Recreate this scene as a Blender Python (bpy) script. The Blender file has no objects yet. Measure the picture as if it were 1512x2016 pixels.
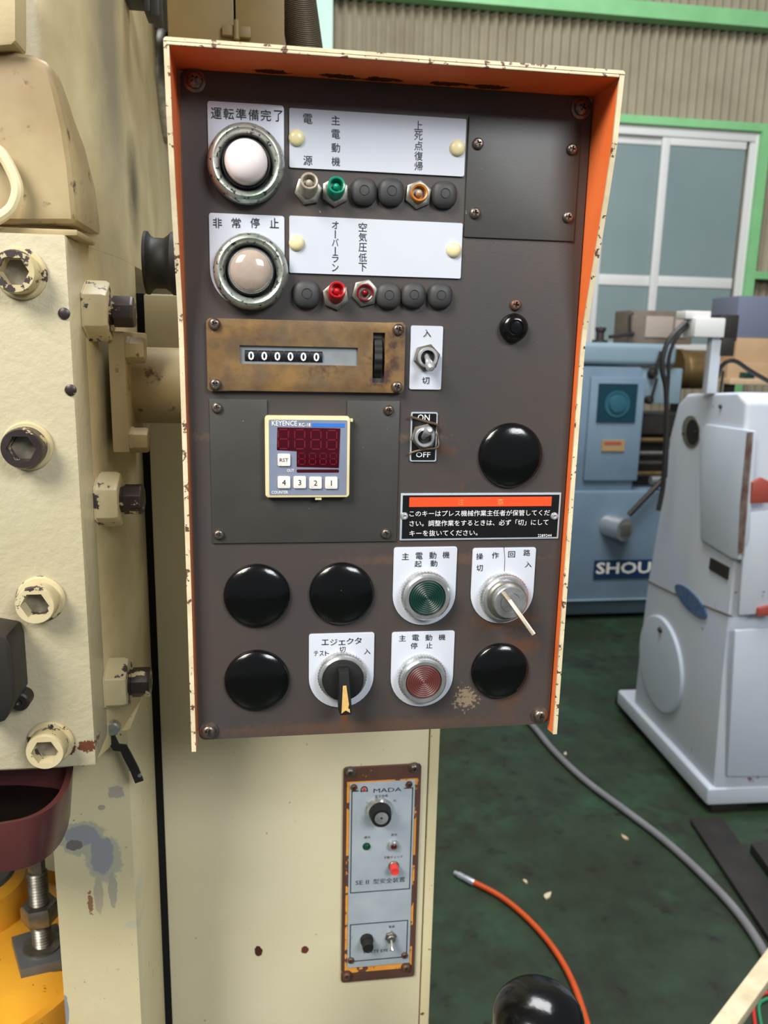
import bpy, bmesh, math, random
from mathutils import Vector, Matrix
from math import sin, cos, pi, radians
random.seed(7)
S = bpy.context.scene
COL = S.collection

# ---------------------------------------------------------------- camera
F_PX = 1560.0
RX = Vector((0.99016151, -0.13822225, 0.02178964))     # camera right in world
RY = Vector((-0.00746261, -0.20765986, -0.97817263))   # camera down in world
RZ = Vector((0.13973005, 0.96838628, -0.2066483))      # camera forward in world
CAM = Vector((0.04682, -0.45614, 1.40))
Z0 = 1.16094                 # height of the panel's lower left corner above the floor
PW, PH = 0.225, 0.37686      # control panel face
cd = bpy.data.cameras.new('camera')
cd.sensor_fit = 'VERTICAL'; cd.sensor_height = 36.0; cd.sensor_width = 27.0
cd.lens = F_PX / 2016 * 36
cd.clip_start = 0.02; cd.clip_end = 60
cd.dof.use_dof = True; cd.dof.focus_distance = 0.50; cd.dof.aperture_fstop = 13
cam = bpy.data.objects.new('camera', cd); COL.objects.link(cam)
cam.matrix_world = Matrix(((RX.x, -RY.x, -RZ.x, CAM.x), (RX.y, -RY.y, -RZ.y, CAM.y),
                           (RX.z, -RY.z, -RZ.z, CAM.z), (0, 0, 0, 1)))
S.camera = cam

# ---------------------------------------------------------------- light
W = bpy.data.worlds.new('world'); S.world = W; W.use_nodes = True
W.node_tree.nodes['Background'].inputs[0].default_value = (0.86, 0.93, 1.0, 1)
W.node_tree.nodes['Background'].inputs[1].default_value = 0.17
def area(name, loc, target, sx, sy, power, col):
    l = bpy.data.lights.new(name, 'AREA'); l.shape = 'RECTANGLE'; l.size = sx; l.size_y = sy
    l.energy = power; l.color = col
    o = bpy.data.objects.new(name, l); COL.objects.link(o)
    o.location = loc
    o.rotation_euler = (Vector(target) - Vector(loc)).to_track_quat('-Z', 'Y').to_euler()
area('window_light_left', (-1.5, -1.7, 3.35), (0, 0, 1.25), 1.3, 1.3, 152, (1.0, 0.955, 0.87))
area('window_light_right', (1.5, -2.6, 3.0), (0.3, 0, 1.2), 1.2, 0.9, 84, (0.95, 0.98, 1.0))
area('background_fill', (0.9, 1.3, 4.7), (1.9, 3.0, 0.9), 2.4, 2.0, 260, (0.97, 0.99, 1.0))  # unseen overhead fill, added to brighten the background machines and wall
S.view_settings.view_transform = 'Standard'; S.view_settings.look = 'None'
S.view_settings.gamma = 1.0; S.view_settings.use_curve_mapping = False
S.view_settings.exposure = 0.0

# ---------------------------------------------------------------- pixel -> world helpers
def ray(px, py):
    return RX * ((px - 756) / F_PX) + RY * ((py - 1008) / F_PX) + RZ
def aY(px, py, Y):
    d = ray(px, py); return CAM + d * ((Y - CAM.y) / d.y)
def aX(px, py, X):
    d = ray(px, py); return CAM + d * ((X - CAM.x) / d.x)
def aZ(px, py, Z=0.0):
    d = ray(px, py); return CAM + d * ((Z - CAM.z) / d.z)
def aP(px, py, p, n):
    d = ray(px, py); return CAM + d * ((Vector(p) - CAM).dot(n) / d.dot(n))
def aD(px, py, dist):
    return CAM + ray(px, py).normalized() * dist

# ---------------------------------------------------------------- materials
def lin(c):
    r = []
    for v in c:
        v = v / 255.0
        r.append(v / 12.92 if v <= 0.04045 else ((v + 0.055) / 1.055) ** 2.4)
    return (r[0], r[1], r[2], 1.0)
def M(name, col, rough=0.5, metal=0.0, var=None, layers=(), blots=(), bump=None, emit=None,
      trans=0.0, spec=0.5, coat=0.0, alpha=1.0):
    """var=(colour, scale, amount); layers=[(colour, scale, threshold, softness)];
    blots=[(centre, radii, colour, noise scale, noise amount)]; bump=(scale, strength, distance)"""
    m = bpy.data.materials.new(name); m.use_nodes = True
    nt = m.node_tree; N = nt.nodes; L = nt.links
    b = N['Principled BSDF']
    b.inputs['Roughness'].default_value = rough; b.inputs['Metallic'].default_value = metal
    b.inputs['Specular IOR Level'].default_value = spec
    b.inputs['Transmission Weight'].default_value = trans
    b.inputs['Coat Weight'].default_value = coat
    b.inputs['Alpha'].default_value = alpha
    geo = N.new('ShaderNodeNewGeometry')
    pos = geo.outputs['Position']
    rgb = N.new('ShaderNodeRGB'); rgb.outputs[0].default_value = lin(col)
    cur = rgb.outputs[0]
    def noise(scale, detail=4.0, rgh=0.6):
        n = N.new('ShaderNodeTexNoise'); n.inputs['Scale'].default_value = scale
        n.inputs['Detail'].default_value = detail; n.inputs['Roughness'].default_value = rgh
        L.new(pos, n.inputs['Vector']); return n.outputs['Fac']
    def mp(x, a, c):
        r = N.new('ShaderNodeMapRange'); r.clamp = True
        r.inputs[1].default_value = a; r.inputs[2].default_value = c
        L.new(x, r.inputs[0]); return r.outputs[0]
    def mixc(fac, c):
        nonlocal cur
        x = N.new('ShaderNodeMix'); x.data_type = 'RGBA'
        L.new(fac, x.inputs[0]); L.new(cur, x.inputs[6]); x.inputs[7].default_value = lin(c)
        cur = x.outputs[2]
    def mul(x, k):
        r = N.new('ShaderNodeMath'); r.operation = 'MULTIPLY'; L.new(x, r.inputs[0])
        if isinstance(k, float): r.inputs[1].default_value = k
        else: L.new(k, r.inputs[1])
        return r.outputs[0]
    if var:
        vs = var if isinstance(var, list) else [var]
        for (c, sc, am) in vs: mixc(mul(mp(noise(sc), 0.35, 0.7), float(am)), c)
    for (c, sc, th, so) in layers:
        mixc(mp(noise(sc, 5.0, 0.62), th, th + so), c)
    for (cn, rd, c, nsc, nam, *sf) in blots:
        sf = sf[0] if sf else 0.06
        v = N.new('ShaderNodeVectorMath'); v.operation = 'SUBTRACT'; L.new(pos, v.inputs[0]); v.inputs[1].default_value = cn
        w = N.new('ShaderNodeVectorMath'); w.operation = 'DIVIDE'; L.new(v.outputs[0], w.inputs[0]); w.inputs[1].default_value = rd
        le = N.new('ShaderNodeVectorMath'); le.operation = 'LENGTH'; L.new(w.outputs[0], le.inputs[0])
        a = N.new('ShaderNodeMath'); a.operation = 'MULTIPLY_ADD'
        L.new(noise(nsc, 5.0, 0.65), a.inputs[0]); a.inputs[1].default_value = nam; L.new(le.outputs['Value'], a.inputs[2])
        mixc(mp(a.outputs[0], 1.0 + sf + nam / 2, 1.0 - sf + nam / 2), c)
    L.new(cur, b.inputs['Base Color'])
    if emit:
        b.inputs['Emission Color'].default_value = lin(emit[0]); b.inputs['Emission Strength'].default_value = emit[1]
    if bump:
        bp = N.new('ShaderNodeBump'); bp.inputs['Strength'].default_value = bump[1]; bp.inputs['Distance'].default_value = bump[2]
        L.new(noise(bump[0], 5.0, 0.6), bp.inputs['Height']); L.new(bp.outputs[0], b.inputs['Normal'])
    return m

MT = {}
MT['panel'] = M('dark_panel_paint', (68, 63, 61), 0.40, 0, [((78, 64, 58), 22, 0.7), ((54, 54, 56), 9, 0.5)],
    [((98, 62, 42), 16, 0.66, 0.10), ((215, 208, 200), 280, 0.728, 0.012)],
    blots=[((0.196, -0.001, Z0 + 0.035), (0.008, 0.01, 0.026), (84, 62, 50), 260, 3.4, 0.3),
           ((0.168, -0.001, Z0 + 0.020), (0.006, 0.01, 0.006), (128, 112, 92), 420, 6.0, 0.15),
           ((0.0905, -0.001, Z0 + 0.008), (0.0022, 0.01, 0.014), (98, 58, 38), 260, 1.8),
           ((0.19, -0.001, Z0 + 0.072), (0.02, 0.01, 0.006), (86, 63, 51), 260, 3.2, 0.4),
           ((0.205, -0.001, Z0 + 0.055), (0.008, 0.01, 0.006), (88, 63, 50), 260, 3.0, 0.4),
           ((0.07, -0.001, Z0 + 0.186), (0.06, 0.01, 0.003), (92, 76, 66), 300, 2.6, 0.4),
           ((0.10, -0.001, Z0 + 0.004), (0.08, 0.01, 0.004), (84, 65, 55), 280, 3.0, 0.5),
           ((0.045, -0.001, Z0 + 0.221), (0.02, 0.01, 0.004), (86, 70, 62), 280, 2.6, 0.4),
           ((0.145, -0.001, Z0 + 0.112), (0.05, 0.01, 0.003), (88, 70, 60), 280, 2.6, 0.4)], bump=(900, 0.12, 0.0004))
MT['cover'] = M('charcoal_cover_plate', (62, 61, 58), 0.45, 0, ((52, 50, 48), 25, 0.6),
    [((200, 195, 190), 280, 0.733, 0.012), ((96, 66, 48), 30, 0.72, 0.08)], bump=(900, 0.1, 0.0004))
MT['orange'] = M('orange_hood_paint', (250, 126, 64), 0.5, 0, ((236, 104, 50), 30, 0.7), [((120, 44, 22), 60, 0.74, 0.04)],
    blots=[((0.048 + 0.029 * i + 0.006 * (i % 2), -0.005, Z0 + PH), (0.010, 0.0035, 0.01), (84, 34, 18), 220, 2.2) for i in range(5)])
MT['hoodrim'] = M('chipped_cream_rim', (224, 210, 176), 0.5, 0, ((198, 180, 146), 60, 0.8), [((98, 66, 52), 210, 0.58, 0.03)])
CRV = [((196, 176, 126), 7, 0.8), ((214, 206, 180), 3, 0.6)]
CHIP = [((92, 66, 48), 70, 0.735, 0.015), ((150, 148, 128), 26, 0.76, 0.015)]
MT['cream'] = M('cream_machine_paint', (214, 200, 158), 0.42, 0, CRV, CHIP, bump=(220, 0.12, 0.002))
MT['creamside'] = M('cream_paint_stained_and_shaded', (214, 198, 154), 0.4, 0,
    [((176, 150, 98), 9, 0.85), ((146, 136, 112), 4.5, 0.7)], [((112, 88, 54), 55, 0.70, 0.08)],
    blots=[((-0.062, 0.245, 1.520), (0.02, 0.022, 0.030), (84, 70, 50), 60, 0.9, 0.7), ((-0.066, 0.17, 1.60), (0.02, 0.035, 0.10), (140, 130, 108), 30, 0.9, 0.6)], bump=(200, 0.12, 0.002))  # dark blot is a dirt smear, the larger grey one a painted soft shadow
MT['gib'] = M('cream_guide_paint', (187, 178, 151), 0.36, 0, ((175, 164, 133), 6, 0.7),
    [((110, 70, 54), 45, 0.735, 0.015), ((150, 136, 108), 150, 0.70, 0.05)],
    blots=[((-0.092, 0.05, 1.134), (0.009, 0.03, 0.006), (92, 52, 36), 320, 2.6),
           ((-0.077, 0.05, 1.134), (0.006, 0.03, 0.004), (104, 62, 42), 320, 2.6),
           ((-0.152, 0.05, 1.165), (0.006, 0.03, 0.006), (120, 70, 40), 180, 1.4)], bump=(160, 0.25, 0.003))
MT['boltpaint'] = M('chipped_cream_on_steel', (198, 186, 150), 0.4, 0.0, ((182, 164, 122), 40, 0.7), [((62, 52, 52), 75, 0.585, 0.02)])
MT['boltdark'] = M('dark_steel_paint_rest', (58, 50, 50), 0.38, 0.5, ((80, 72, 70), 50, 0.6), [((210, 196, 160), 85, 0.60, 0.02)])
MT['socket'] = M('worn_socket_steel', (150, 142, 124), 0.4, 0.3, ((100, 92, 80), 120, 0.8))
MT['dirtycream'] = M('dirty_cream_bracket', (176, 160, 122), 0.5, 0, [((142, 118, 80), 14, 0.9), ((120, 100, 70), 6, 0.5)], [((88, 66, 42), 70, 0.60, 0.08)])
MT['cabinet'] = M('cream_cabinet_paint', (216, 207, 178), 0.42, 0, [((206, 195, 160), 4, 0.8)],
    [((96, 60, 40), 60, 0.745, 0.012), ((150, 132, 100), 190, 0.70, 0.05)],
    blots=[((-0.005, 0.235, 1.165), (0.022, 0.02, 0.006), (92, 50, 32), 120, 1.2),
           ((0.03, 0.233, 0.806), (0.004, 0.02, 0.006), (70, 40, 32), 200, 1.4),
           ((0.076, 0.233, 0.803), (0.004, 0.02, 0.004), (100, 52, 40), 200, 1.4)], bump=(150, 0.08, 0.002))
MT['satin'] = M('satin_steel_lever', (196, 198, 202), 0.3, 0.6)
MT['cabedge'] = M('cream_cabinet_edge_chipped', (214, 203, 166), 0.42, 0, ((204, 190, 148), 9, 0.8), [((104, 72, 50), 110, 0.66, 0.02), ((176, 166, 140), 60, 0.70, 0.03)])
MT['black'] = M('gloss_black_plastic', (10, 10, 11), 0.16, 0, None, [((190, 188, 184), 420, 0.755, 0.01)], bump=(90, 0.10, 0.002))
MT['rubber'] = M('grey_black_rubber', (48, 49, 52), 0.55, 0, ((60, 58, 56), 90, 0.8), bump=(500, 0.1, 0.0005))
MT['blackmatt'] = M('matt_black', (16, 15, 15), 0.6)
MT['gap'] = M('near_black', (7, 6, 6), 0.9)
MT['white'] = M('white_engraved_plate', (198, 202, 212), 0.28, 0, ((188, 193, 206), 14, 0.7), [((188, 150, 110), 34, 0.72, 0.06)])
MT['whiterust'] = M('white_plate_rusty_corner', (198, 202, 212), 0.28, 0, ((188, 193, 206), 14, 0.7), [((190, 150, 108), 40, 0.74, 0.05)],
    blots=[((0.1525, -0.001, Z0 + 0.318), (0.0035, 0.01, 0.012), (166, 92, 44), 260, 1.4),
           ((0.144, -0.001, Z0 + 0.3135), (0.009, 0.01, 0.006), (176, 176, 184), 420, 2.4)])
MT['ink'] = M('black_engraving', (20, 20, 26), 0.5)
MT['chrome'] = M('worn_chrome', (216, 218, 220), 0.24, 0.8, ((150, 150, 146), 120, 0.6))
MT['chromegreen'] = M('chrome_with_verdigris', (200, 202, 196), 0.32, 0.75, ((120, 142, 126), 45, 0.9), [((64, 76, 66), 330, 0.57, 0.05)], bump=(500, 0.15, 0.0006))
MT['steel'] = M('dull_steel', (150, 148, 140), 0.4, 0.85, ((108, 100, 90), 120, 0.8))
MT['screw'] = M('worn_screw_steel', (142, 132, 124), 0.36, 0.85, ((96, 78, 66), 180, 0.9))
MT['rustscrew'] = M('rusty_screw', (112, 86, 70), 0.5, 0.5, ((80, 54, 40), 200, 0.9))
MT['screwdark'] = M('screw_slot_dark', (18, 15, 14), 0.6)
MT['lenswhite'] = M('milky_white_lens', (232, 224, 224), 0.16, 0, ((214, 196, 194), 60, 0.6), coat=0.4)
MT['lensclear'] = M('clear_lamp_dome', (188, 172, 158), 0.12, 0.15, ((160, 140, 128), 90, 0.7), coat=0.6)
MT['creamrivet'] = M('cream_plastic_rivet', (224, 212, 164), 0.3)
MT['ledgrey'] = M('yellowed_clear_lens', (176, 166, 150), 0.4, 0, ((140, 130, 116), 300, 0.8))
MT['ledgreen'] = M('green_plastic_lens', (20, 142, 112), 0.3, 0, ((12, 110, 90), 200, 0.6))
MT['ledamber'] = M('amber_plastic_lens', (186, 116, 40), 0.35, 0, ((146, 86, 30), 260, 0.7))
MT['ledred'] = M('red_plastic_lens', (190, 28, 34), 0.25, 0, ((140, 20, 26), 200, 0.6))
MT['ledredd'] = M('deep_red_plastic_lens', (118, 18, 26), 0.2, 0, ((90, 14, 20), 200, 0.6))
MT['ledbulb'] = M('tiny_glass_bulb', (180, 160, 140), 0.12, 0.2)
MT['brass'] = M('tarnished_brass_plate', (132, 100, 58), 0.42, 0.25, [((86, 64, 48), 14, 1.0), ((112, 98, 80), 22, 1.0), ((150, 114, 62), 60, 0.8), ((84, 66, 52), 110, 0.6)],
    [((78, 54, 46), 50, 0.58, 0.10), ((210, 200, 180), 300, 0.75, 0.01)], bump=(320, 0.2, 0.0006))
MT['greymetal'] = M('grey_window_metal', (150, 156, 160), 0.45, 0.5, ((130, 132, 134), 80, 0.6))
MT['digit'] = M('white_digit', (240, 240, 240), 0.4)
MT['navy'] = M('black_counter_wheel', (22, 24, 32), 0.35)
MT['ivory'] = M('yellowed_ivory_plastic', (222, 209, 168), 0.4, 0, ((204, 187, 138), 80, 0.6))
MT['bluegrey'] = M('blue_grey_counter_face', (122, 130, 150), 0.4, 0, ((110, 116, 134), 60, 0.6))
MT['blue'] = M('blue_stripe', (52, 112, 200), 0.4)
MT['redwin'] = M('dark_red_display_window', (62, 8, 20), 0.12)
MT['seg'] = M('unlit_red_segment', (108, 20, 38), 0.3)
MT['keycap'] = M('white_key_cap', (226, 224, 220), 0.4, 0, ((196, 188, 178), 160, 0.6))
MT['warnblack'] = M('black_warning_plate', (18, 18, 20), 0.3, 0, None, [((170, 170, 170), 260, 0.74, 0.015)])
MT['warnred'] = M('orange_red_bar', (238, 78, 36), 0.4)
MT['alu'] = M('brushed_aluminium', (180, 190, 198), 0.42, 0.15, ((158, 170, 180), 30, 0.8), [((120, 122, 126), 90, 0.70, 0.05)])
MT['btngreen'] = M('dark_green_button', (12, 52, 46), 0.42, 0, ((9, 40, 36), 80, 0.6))
MT['btnred'] = M('dull_red_button', (98, 50, 47), 0.45, 0, ((80, 40, 39), 80, 0.6))
MT['ochre'] = M('ochre_pointer_inlay', (216, 178, 110), 0.5, 0, ((190, 150, 90), 200, 0.7))
MT['key'] = M('steel_key', (196, 184, 164), 0.35, 0.8)
MT['wire'] = M('rusty_tie_wire', (110, 92, 74), 0.5, 0.5)
MT['sebase'] = M('brown_base_plate', (92, 62, 50), 0.45, 0, ((72, 48, 42), 30, 0.7), [((224, 150, 58), 36, 0.66, 0.02)])
MT['seorange'] = M('old_orange_paint', (228, 156, 62), 0.5, 0, ((204, 130, 50), 60, 0.7), [((92, 60, 48), 42, 0.49, 0.02)])
MT['redbtn'] = M('red_push_cap', (220, 62, 56), 0.35)
MT['jewelred'] = M('dark_red_jewel', (84, 12, 16), 0.15)
MT['grndot'] = M('dark_green_jewel', (16, 70, 50), 0.15)
MT['floor'] = M('dark_green_workshop_floor', (40, 60, 39), 0.38, 0, [((43, 46, 31), 1.6, 0.9), ((46, 80, 58), 2.7, 0.7), ((33, 33, 25), 7.0, 0.8), ((36, 39, 28), 18.0, 0.5)],
    [((35, 38, 29), 4.5, 0.52, 0.16), ((26, 27, 21), 14, 0.60, 0.10), ((21, 22, 18), 42, 0.68, 0.04), ((120, 112, 92), 120, 0.80, 0.02)], bump=(40, 0.15, 0.002))
MT['corr'] = M('grey_corrugated_sheet', (160, 151, 130), 0.65, 0, [((138, 128, 108), 3, 0.7)], [((120, 110, 90), 12, 0.7, 0.1)])
MT['greenpaint'] = M('light_green_steel_paint', (130, 190, 132), 0.5, 0, ((112, 172, 116), 5, 0.7), [((150, 140, 70), 10, 0.70, 0.06)])
MT['palegreen'] = M('pale_green_column_paint', (168, 200, 184), 0.5, 0, ((150, 186, 168), 4, 0.6))
MT['sash'] = M('white_window_sash', (206, 206, 204), 0.5)
MT['frost'] = M('frosted_window_glass', (126, 142, 142), 0.3, 0, ((114, 130, 132), 1.2, 0.8))
MT['wood'] = M('pale_wood', (184, 160, 128), 0.6, 0, ((176, 148, 114), 20, 0.7))
MT['latheblue'] = M('blue_grey_machine_paint', (106, 127, 146), 0.45, 0, [((92, 112, 130), 3, 0.7), ((118, 136, 146), 7, 0.5)])
MT['lathelight'] = M('light_blue_machine_paint', (120, 142, 154), 0.45, 0, ((110, 128, 136), 5, 0.7))
MT['teal'] = M('dark_teal_dial_plate', (12, 50, 64), 0.35)
MT['tealring'] = M('teal_dial_ring', (36, 84, 98), 0.4)
MT['brownplate'] = M('brass_plate', (150, 124, 84), 0.45)
MT['redstrip'] = M('red_strip', (150, 66, 54), 0.5)
MT['signblue'] = M('navy_sign', (20, 44, 78), 0.4)
MT['signwhite'] = M('cream_sign_letter', (222, 220, 212), 0.4)
MT['whitemach'] = M('pale_grey_machine_paint', (184, 192, 206), 0.42, 0, [((170, 178, 194), 3, 0.7), ((196, 198, 196), 6, 0.6)],
    [((112, 80, 72), 16, 0.69, 0.015), ((150, 142, 132), 34, 0.71, 0.03)])
MT['whitemach2'] = M('pale_grey_door_paint', (186, 194, 204), 0.42, 0, ((172, 182, 196), 4, 0.7), [((104, 58, 50), 11, 0.71, 0.015)],
    bump=(60, 0.1, 0.002))
MT['rustpaint'] = M('brown_primer', (104, 72, 66), 0.55, 0, ((150, 140, 136), 22, 0.8))
MT['badge'] = M('dull_blue_badge', (56, 92, 140), 0.4, 0.2, ((110, 120, 132), 50, 0.7))
MT['brown'] = M('dull_brown_metal', (112, 100, 88), 0.55, 0.1, ((86, 76, 66), 10, 0.8))
MT['brownlight'] = M('pinkish_grey_panel', (150, 138, 128), 0.6)
MT['chuck'] = M('oily_brass_chuck', (150, 124, 84), 0.35, 0.8, ((110, 86, 54), 12, 0.8))
MT['darksteel'] = M('dark_oily_steel', (40, 37, 35), 0.5, 0.3, ((56, 50, 46), 12, 0.7))
MT['cardboard'] = M('brown_cardboard', (176, 146, 112), 0.7, 0, ((158, 128, 96), 6, 0.6))
MT['bluebin'] = M('blue_grey_plastic_bin', (100, 106, 124), 0.5)
MT['cable'] = M('black_cable', (26, 24, 24), 0.45)
MT['hosegrey'] = M('grey_rubber_hose', (116, 116, 118), 0.55, 0, ((96, 94, 94), 8, 0.7), [((150, 148, 146), 70, 0.7, 0.04)])
MT['hoseorange'] = M('orange_air_hose', (208, 84, 34), 0.4, 0, ((180, 66, 26), 20, 0.6))
MT['brownred'] = M('oxide_red_paint', (84, 46, 44), 0.3, 0, ((74, 36, 36), 14, 0.8), [((180, 150, 140), 130, 0.77, 0.015)])
MT['darkfilm'] = M('dark_gloss_film', (14, 10, 10), 0.25)
MT['yellow'] = M('yellow_cushion_paint', (226, 164, 50), 0.32, 0, ((206, 140, 36), 8, 0.8), [((70, 46, 22), 60, 0.66, 0.03), ((176, 120, 40), 20, 0.60, 0.1)], bump=(60, 0.1, 0.002))
MT['oilsteel'] = M('oily_flat_steel', (104, 106, 108), 0.4, 0.3, ((78, 80, 82), 30, 0.8))
MT['olive'] = M('shaded_cream_box_paint', (140, 116, 70), 0.5, 0, ((116, 94, 54), 12, 0.8), [((80, 62, 34), 28, 0.70, 0.06)])  # cream box paint with its shade mixed into the base colour
MT['conduit'] = M('olive_grey_conduit', (116, 104, 86), 0.5, 0.2)
MT['whitecable'] = M('cream_cable_sheath', (222, 208, 170), 0.4)
MT['batten'] = M('cream_wood_batten', (214, 198, 166), 0.6, 0, ((176, 156, 124), 30, 0.7))
MT['redwire'] = M('red_wire', (200, 50, 44), 0.4)
MT['greenwire'] = M('green_wire', (50, 130, 90), 0.4)
MT['leg'] = M('cream_leg_paint_with_bare_patch', (206, 194, 156), 0.4, 0, [((192, 177, 137), 6, 0.8)],
    [((112, 88, 66), 90, 0.675, 0.02), ((160, 158, 138), 34, 0.70, 0.012), ((140, 118, 90), 240, 0.68, 0.04)],
    blots=[(tuple(aY(a, b, 0.12)), (rx * 0.00039, 0.03, rz * 0.00039), c_, ns, na) for a, b, rx, rz, c_, ns, na in (
        (160, 1650, 46, 38, (170, 168, 146), 90, 1.1), (203, 1690, 34, 56, (170, 168, 146), 90, 1.1), (194, 1762, 9, 44, (172, 164, 138), 160, 1.0), (222, 1752, 9, 40, (164, 160, 140), 160, 1.0),
        (160, 1645, 32, 24, (142, 143, 146), 120, 0.9), (200, 1682, 22, 44, (142, 143, 146), 120, 0.9), (146, 1664, 16, 12, (112, 104, 100), 150, 1.2), (178, 1778, 5, 26, (140, 104, 78), 300, 2.6),
        (228, 1560, 16, 14, (168, 160, 144), 200, 1.6), (200, 1590, 7, 6, (160, 154, 138), 200, 1.2), (265, 1820, 20, 9, (186, 182, 154), 120, 1.2), (275, 1760, 6, 40, (186, 182, 154), 120, 1.2),
        (128, 1990, 8, 40, (132, 134, 138), 140, 1.0))], bump=(150, 0.12, 0.002))

# ---------------------------------------------------------------- mesh builder
WL = {}
AX = {'-y': (Vector((1, 0, 0)), Vector((0, 0, 1)), Vector((0, -1, 0))),
      '+x': (Vector((0, 1, 0)), Vector((0, 0, 1)), Vector((1, 0, 0))),
      '-x': (Vector((0, -1, 0)), Vector((0, 0, 1)), Vector((-1, 0, 0))),
      '+z': (Vector((1, 0, 0)), Vector((0, 1, 0)), Vector((0, 0, 1)))}
def basis(ax):
    if isinstance(ax, str): return AX[ax]
    A = Vector(ax).normalized()
    U = (Vector((0, 0, 1)).cross(A) if abs(A.z) < 0.95 else Vector((1, 0, 0)).cross(A)).normalized()
    return U, A.cross(U), A
class MB:
    def __init__(s): s.bm = bmesh.new()
    def face(s, vs):
        try: s.bm.faces.new(vs)
        except ValueError: pass
    def prismg(s, pts, vec):
        v = Vector(vec); a = [s.bm.verts.new(Vector(p)) for p in pts]; b = [s.bm.verts.new(Vector(p) + v) for p in pts]
        n = len(a); s.face(a); s.face(b[::-1])
        for i in range(n): s.face([a[i], b[i], b[(i + 1) % n], a[(i + 1) % n]])
        return s
    def prism(s, pts, y0, y1): return s.prismg([(p[0], y0, p[1]) for p in pts], (0, y1 - y0, 0))
    def zprism(s, pts, z0, z1): return s.prismg([(p[0], p[1], z0) for p in pts], (0, 0, z1 - z0))
    def box(s, x0, x1, y0, y1, z0, z1): return s.prism([(x0, z0), (x1, z0), (x1, z1), (x0, z1)], y0, y1)
    def rings(s, angs, prof, o=(0, 0, 0), ax='-y', cap0=True, cap1=True):
        U, V, A = basis(ax); o = Vector(o); prev = None; n = len(angs)
        for k, (r, h) in enumerate(prof):
            if not hasattr(r, '__len__') and r <= 1e-9:
                cur = [s.bm.verts.new(o + A * h)]
            else:
                cur = [s.bm.verts.new(o + (U * cos(t) + V * sin(t)) * (r[i] if hasattr(r, '__len__') else r) + A * h) for i, t in enumerate(angs)]
            if prev is None:
                if cap0 and len(cur) > 1: s.face(cur[::-1])
            elif len(prev) == 1 and len(cur) > 1:
                for i in range(n): s.face([prev[0], cur[(i + 1) % n], cur[i]][::-1])
            elif len(cur) == 1:
                for i in range(n): s.face([prev[i], prev[(i + 1) % n], cur[0]])
            else:
                for i in range(n): s.face([prev[i], prev[(i + 1) % n], cur[(i + 1) % n], cur[i]])
            prev = cur
        if cap1 and len(prev) > 1: s.face(prev)
        return s
    def lathe(s, prof, o=(0, 0, 0), ax='-y', n=32, ph=0.0, cap0=True, cap1=True):
        return s.rings([2 * pi * i / n + ph for i in range(n)], prof, o, ax, cap0, cap1)
    def cyl(s, p0, p1, r, n=16, r1=None):
        p0 = Vector(p0); d = Vector(p1) - p0
        return s.lathe([(r, 0), (r if r1 is None else r1, d.length)], p0, tuple(d), n)
    def tube(s, pts, r, n=8):
        P = [Vector(p) for p in pts]; prev = None; U = None
        for i, p in enumerate(P):
            d = (P[min(i + 1, len(P) - 1)] - P[max(i - 1, 0)]).normalized()
            U = (Vector((0.13, 0.31, 0.94)).cross(d) if U is None else U - d * U.dot(d)).normalized(); V = d.cross(U)
            rr = r[i] if hasattr(r, '__len__') else r
            cur = [s.bm.verts.new(p + (U * cos(2 * pi * k / n) + V * sin(2 * pi * k / n)) * rr) for k in range(n)]
            if prev is None: s.face(cur[::-1])
            else:
                for k in range(n): s.face([prev[k], prev[(k + 1) % n], cur[(k + 1) % n], cur[k]])
            prev = cur
        s.face(prev); return s
    def build(s, name, mat, parent=None, loc=(0, 0, 0), bevel=0.0, seg=2, ang=35, label=None, kind=None, local=True):
        """verts are relative to loc when local, else already in world space"""
        loc = Vector(loc)
        bmesh.ops.recalc_face_normals(s.bm, faces=s.bm.faces[:])
        if bevel > 0:
            ed = [e for e in s.bm.edges if len(e.link_faces) == 2 and e.calc_face_angle(0) > radians(28)]
            bmesh.ops.bevel(s.bm, geom=ed, offset=bevel, segments=seg, profile=0.6, affect='EDGES', clamp_overlap=True)
        if not local: bmesh.ops.translate(s.bm, verts=s.bm.verts[:], vec=-loc)
        me = bpy.data.meshes.new(name); s.bm.to_mesh(me); s.bm.free()
        me.materials.append(MT[mat])
        for p in me.polygons: p.use_smooth = True
        me.set_sharp_from_angle(angle=radians(ang))
        return link(name, me, parent, loc, label, kind)
def link(name, data, parent, loc, label=None, kind=None):
    o = bpy.data.objects.new(name, data); COL.objects.link(o)
    loc = Vector(loc); WL[o.name] = loc
    if parent is not None:
        o.parent = parent; o.location = loc - WL[parent.name]
    else: o.location = loc
    if label: o['label'] = label
    if kind: o['kind'] = kind
    return o
def thing(name, label, cat, loc=(0, 0, 0), group=None):
    o = link(name, None, None, loc, label); o['category'] = cat
    o.empty_display_size = 0.02
    if group: o['group'] = group
    return o
def tag(o, label, cat, group=None):
    o['label'] = label; o['category'] = cat
    if group: o['group'] = group
    return o
def smoothpath(pts, n=6):
    P = [Vector(p) for p in pts]; out = []
    for i in range(len(P) - 1):
        p0 = P[max(i - 1, 0)]; p1 = P[i]; p2 = P[i + 1]; p3 = P[min(i + 2, len(P) - 1)]
        for k in range(n):
            t = k / n
            out.append(0.5 * ((2 * p1) + (p2 - p0) * t + (2 * p0 - 5 * p1 + 4 * p2 - p3) * t * t + (3 * p1 - p0 - 3 * p2 + p3) * t ** 3))
    out.append(P[-1]); return out
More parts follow.
